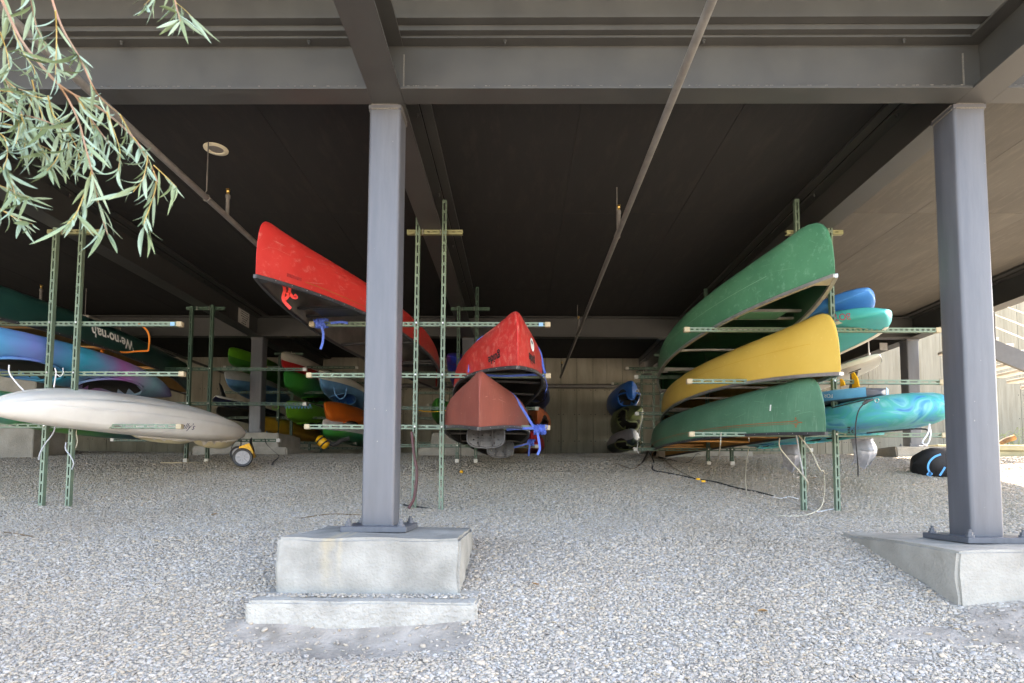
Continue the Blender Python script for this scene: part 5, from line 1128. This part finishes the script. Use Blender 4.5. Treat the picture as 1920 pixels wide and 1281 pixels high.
# ================================================================== willow hanging in from the upper corner
LEAF = bpy.data.materials.new('willow_leaf'); LEAF.use_nodes = True
n = LEAF.node_tree.nodes; l = LEAF.node_tree.links; b = n['Principled BSDF']; oi = n.new('ShaderNodeObjectInfo'); gm = n.new('ShaderNodeNewGeometry')
rp = n.new('ShaderNodeValToRGB'); rp.color_ramp.elements[0].color = (*S(80, 98, 66), 1); rp.color_ramp.elements[1].color = (*S(108, 126, 98), 1); k = rp.color_ramp.elements.new(.5); k.color = (*S(92, 110, 78), 1)
ad = n.new('ShaderNodeMath'); ad.operation = 'ADD'; fr = n.new('ShaderNodeMath'); fr.operation = 'FRACT'; l.new(oi.outputs['Random'], ad.inputs[0]); l.new(gm.outputs['Random Per Island'], ad.inputs[1]); l.new(ad.outputs[0], fr.inputs[0]); l.new(fr.outputs[0], rp.inputs[0])
mxb = n.new('ShaderNodeMixRGB'); mxb.inputs[2].default_value = (*S(112, 132, 112), 1); l.new(gm.outputs['Backfacing'], mxb.inputs[0]); l.new(rp.outputs[0], mxb.inputs[1]); l.new(mxb.outputs[0], b.inputs['Base Color'])
b.inputs['Roughness'].default_value = .6
TWIG = mat('willow_twig', S(128, 96, 76), S(108, 88, 62), rough=.6, scale=9); TWIGY = mat('willow_shoot', S(150, 136, 72), S(134, 110, 66), rough=.6, scale=9)
def leaf_verts(L, wd, curl, fold):
    """lanceolate leaf along +Y from the origin"""
    vs, fs = [], []; n_ = 6
    for k in range(n_ + 1):
        f = k / n_; w = wd * (math.sin(PI * min(1, f ** .8)) ** .8 if 0 < f < 1 else 0.02); z = -curl * f * f * L
        vs += [(-w, f * L, z + fold * w), (0, f * L, z), (w, f * L, z + fold * w)]
    for k in range(n_):
        a = 3 * k; fs += [(a, a + 1, a + 4, a + 3), (a + 1, a + 2, a + 5, a + 4)]
    return vs, fs
tree = thing('willow_tree', 'willow with drooping twigs and narrow grey green leaves', 'tree', (-3.6, 0.9, gz(-3.6, .9)))
q = MB(); tb0 = Vector((-3.6, .9, gz(-3.6, .9) - .1))
q.tube(spline([tb0, tb0 + Vector((.1, .1, 1.5)), tb0 + Vector((.35, .2, 3.0)), tb0 + Vector((.9, .35, 4.4)), tb0 + Vector((1.7, .5, 5.2)), tb0 + Vector((2.6, .55, 5.5))], 4), [.2] * 6 + [.15] * 6 + [.09] * 6 + [.04] * 3, 10); q.build('trunk', mat('willow_bark', S(110, 94, 76), S(80, 68, 56), rough=.9, bump=.5, bscale=20), tree, smooth=60)
paths = [  # pixel paths of the twigs seen in the photograph, each with its distance
 ([(-20, -60), (8, 10), (40, 75), (75, 120), (110, 158), (140, 178), (175, 195), (215, 225), (250, 258), (272, 290), (288, 322), (300, 355)], 1.55, .0045),
 ([(85, -60), (98, 0), (118, 55), (150, 110), (172, 158), (190, 185), (225, 215)], 1.5, .0035),
 ([(50, -60), (58, 0), (70, 55), (88, 85)], 1.6, .0025), ([(104, 20), (106, 60), (105, 110), (104, 140)], 1.5, .002),
 ([(110, 158), (130, 190), (148, 230), (160, 275), (172, 320), (180, 360), (192, 410), (202, 440)], 1.45, .003),
 ([(172, 320), (165, 345), (150, 385), (138, 408), (122, 424)], 1.42, .002), ([(140, 178), (165, 215), (190, 250), (205, 270)], 1.5, .0025),
 ([(250, 258), (272, 285), (276, 300), (268, 335), (250, 360)], 1.5, .002), ([(288, 322), (292, 350), (280, 390), (270, 420), (278, 440)], 1.5, .002), ([(288, 310), (315, 335), (330, 350)], 1.5, .0018),
 ([(0, -30), (20, 40), (42, 95), (62, 125), (66, 145)], 1.7, .002), ([(-30, 95), (5, 140), (25, 180), (42, 215)], 1.6, .003), ([(-30, 168), (20, 172), (60, 180), (90, 186)], 1.55, .002),
 ([(-30, 205), (20, 212), (70, 222), (110, 238), (130, 250)], 1.55, .0025), ([(-30, 230), (20, 235), (60, 255), (90, 300)], 1.6, .002), ([(-30, 265), (20, 262), (60, 268), (100, 285), (140, 320)], 1.65, .002),
 ([(-20, 300), (5, 318), (22, 345), (30, 372)], 1.5, .002), ([(-20, 340), (10, 352), (40, 365), (62, 374)], 1.5, .0015), ([(-20, 380), (10, 398), (35, 412), (60, 420)], 1.5, .002), ([(-12, 596), (-2, 600)], 1.3, .001),
 ([(322, -50), (328, 0), (332, 18), (338, 40)], 1.5, .003), ([(298, -30), (285, -5), (270, 10)], 1.5, .001), ([(330, 5), (348, 20), (362, 34)], 1.5, .001),
 ([(200, 210), (215, 250), (225, 285), (222, 320)], 1.5, .002), ([(225, 215), (245, 250), (262, 275)], 1.5, .002), ([(60, 180), (52, 215), (40, 250)], 1.6, .002), ([(110, 238), (115, 270), (105, 300), (88, 320)], 1.55, .002), ([(40, 215), (48, 250), (45, 285)], 1.55, .002), ([(130, 250), (145, 280), (150, 310)], 1.5, .002), ([(-20, 130), (10, 150), (30, 165), (55, 172)], 1.6, .002), ([(-20, 185), (15, 200), (35, 232), (30, 270)], 1.55, .002), ([(60, 150), (70, 190), (80, 225), (72, 262)], 1.55, .002), ([(90, 180), (100, 215), (125, 245), (128, 280)], 1.5, .002), ([(-20, 240), (8, 258), (14, 290), (6, 318)], 1.5, .002), ([(150, 190), (170, 225), (178, 262), (170, 295)], 1.5, .002), ([(0, 60), (12, 95), (18, 130)], 1.6, .002)]
rnd = random.Random(11); leaves = []
for pts, Y, r_ in paths:
    P = spline([at(u, v, Y + .04 * math.sin(i * 1.3)) for i, (u, v) in enumerate(pts)], 6)
    q = MB(); q.tube(P, [r_ * (1 - .6 * i / len(P)) for i in range(len(P))], 5); q.build('twig', TWIG if r_ > .0022 else TWIGY, tree, smooth=60)
    acc = 0.0; main = r_ >= .0035; step = .026 if main else .0158
    for i in range(1, len(P)):
        acc += (P[i] - P[i - 1]).length
        if main and i < len(P) * .45: continue
        while acc > step:
            acc -= step; T = (P[i] - P[i - 1]).normalized(); a = rnd.uniform(0, 2 * PI)
            side = Vector((math.cos(a), .7 * math.sin(a), .35 * math.sin(a * 2)))
            d = (T * rnd.uniform(.5, 1.0) + side * rnd.uniform(.35, .8) + Vector((0, 0, -.9 * rnd.random()))).normalized()
            leaves.append((P[i].copy(), d, rnd.uniform(.05, .105) * (.8 if main else 1.0), rnd.uniform(-1, 1)))
rnd.shuffle(leaves); base = None; protos = []
for k in range(6):
    L = [.06, .075, .09, .1, .07, .085][k]; vs, fs = leaf_verts(L, .0036 + .0006 * (k % 3), rnd.uniform(-.25, .8), rnd.uniform(.1, .6)); me = bpy.data.meshes.new('leaf'); me.from_pydata(vs, [], fs); me.materials.append(LEAF); me.polygons.foreach_set('use_smooth', [True] * len(fs)); me.update(); protos.append((L, me))
mass = MB(); off = ROOT[tree.name]
for i, (p, d, L, tw) in enumerate(leaves):
    Lp, me = protos[i % 6]; s = L / Lp; y = d; x = y.cross(Vector((.2 * tw, 1, .3))).normalized(); x = Matrix.Rotation(tw * 1.2, 3, y) @ x; z = x.cross(y)
    M = Matrix((x * s, y * s, z * s)).transposed()
    if i < 300:
        o = bpy.data.objects.new('leaf', me); COL.objects.link(o); o.parent = tree; M4 = M.to_4x4(); M4.translation = p - off; o.matrix_local = M4
    else:
        mass.add([M @ v.co + p for v in me.vertices], [tuple(f.vertices) for f in me.polygons])
if mass.v:
    o = mass.build('foliage', LEAF, tree, smooth=80); o['kind'] = 'stuff'
print('leaves', len(leaves))

# ---- litter on the gravel
rnd = random.Random(21); LIT = [mat('dry_leaf_tan', S(176, 140, 92), S(140, 104, 64), rough=.8, scale=40), mat('dry_leaf_green', S(96, 120, 60), S(76, 98, 48), rough=.7, scale=40)]
for (u, v, k, lb) in ((1522, 899, 0, 'curled tan dry leaf lying between the front rack posts'), (805, 930, 1, 'small green leaf fallen beside the front rack post under the rust canoe'), (395, 968, 0, 'single tan dry leaf on open gravel beyond the tall concrete block'), (882, 912, 0, 'tan dry leaf lying below the yellow ball'), (1440, 1150, 0, 'tan dry leaf on bare gravel facing the wedge block'), (1010, 1100, 0, 'dry leaf on open gravel beside the tall concrete block'), (250, 1090, 1, 'narrow green willow leaf fallen on the gravel below the willow')):
    c = gp(u, v, .012); q = MB(); vs_, fs_ = leaf_verts(.055, .014 if k == 0 else .006, rnd.uniform(-.3, .3), .6); R_ = Matrix.Rotation(rnd.uniform(0, 6.28), 3, 'Z'); q.add([R_ @ Vector(p) + c for p in vs_], fs_)
    tag(q.build('fallen_leaf', LIT[k], None, smooth=60), lb, 'leaf', 'leaves fallen on the gravel')
for (P, lb) in ((((8, 1000), (30, 1003), (60, 1008)), 'dry stick lying on the gravel below the willow'), (((560, 974), (620, 966), (686, 968)), 'thin dark twig on the gravel reaching the column on the tall block'), (((1155, 870), (1185, 880), (1200, 873)), 'short brown stick on gravel by the far end of the green canoe')):
    q = MB(); q.tube(spline([gp(u, v, .008) for u, v in P], 4), .005, 5); tag(q.build('stick', mat('stick_brown', S(112, 92, 70), S(84, 68, 52), rough=.9, scale=30), None, smooth=60), lb, 'stick')
gravel()
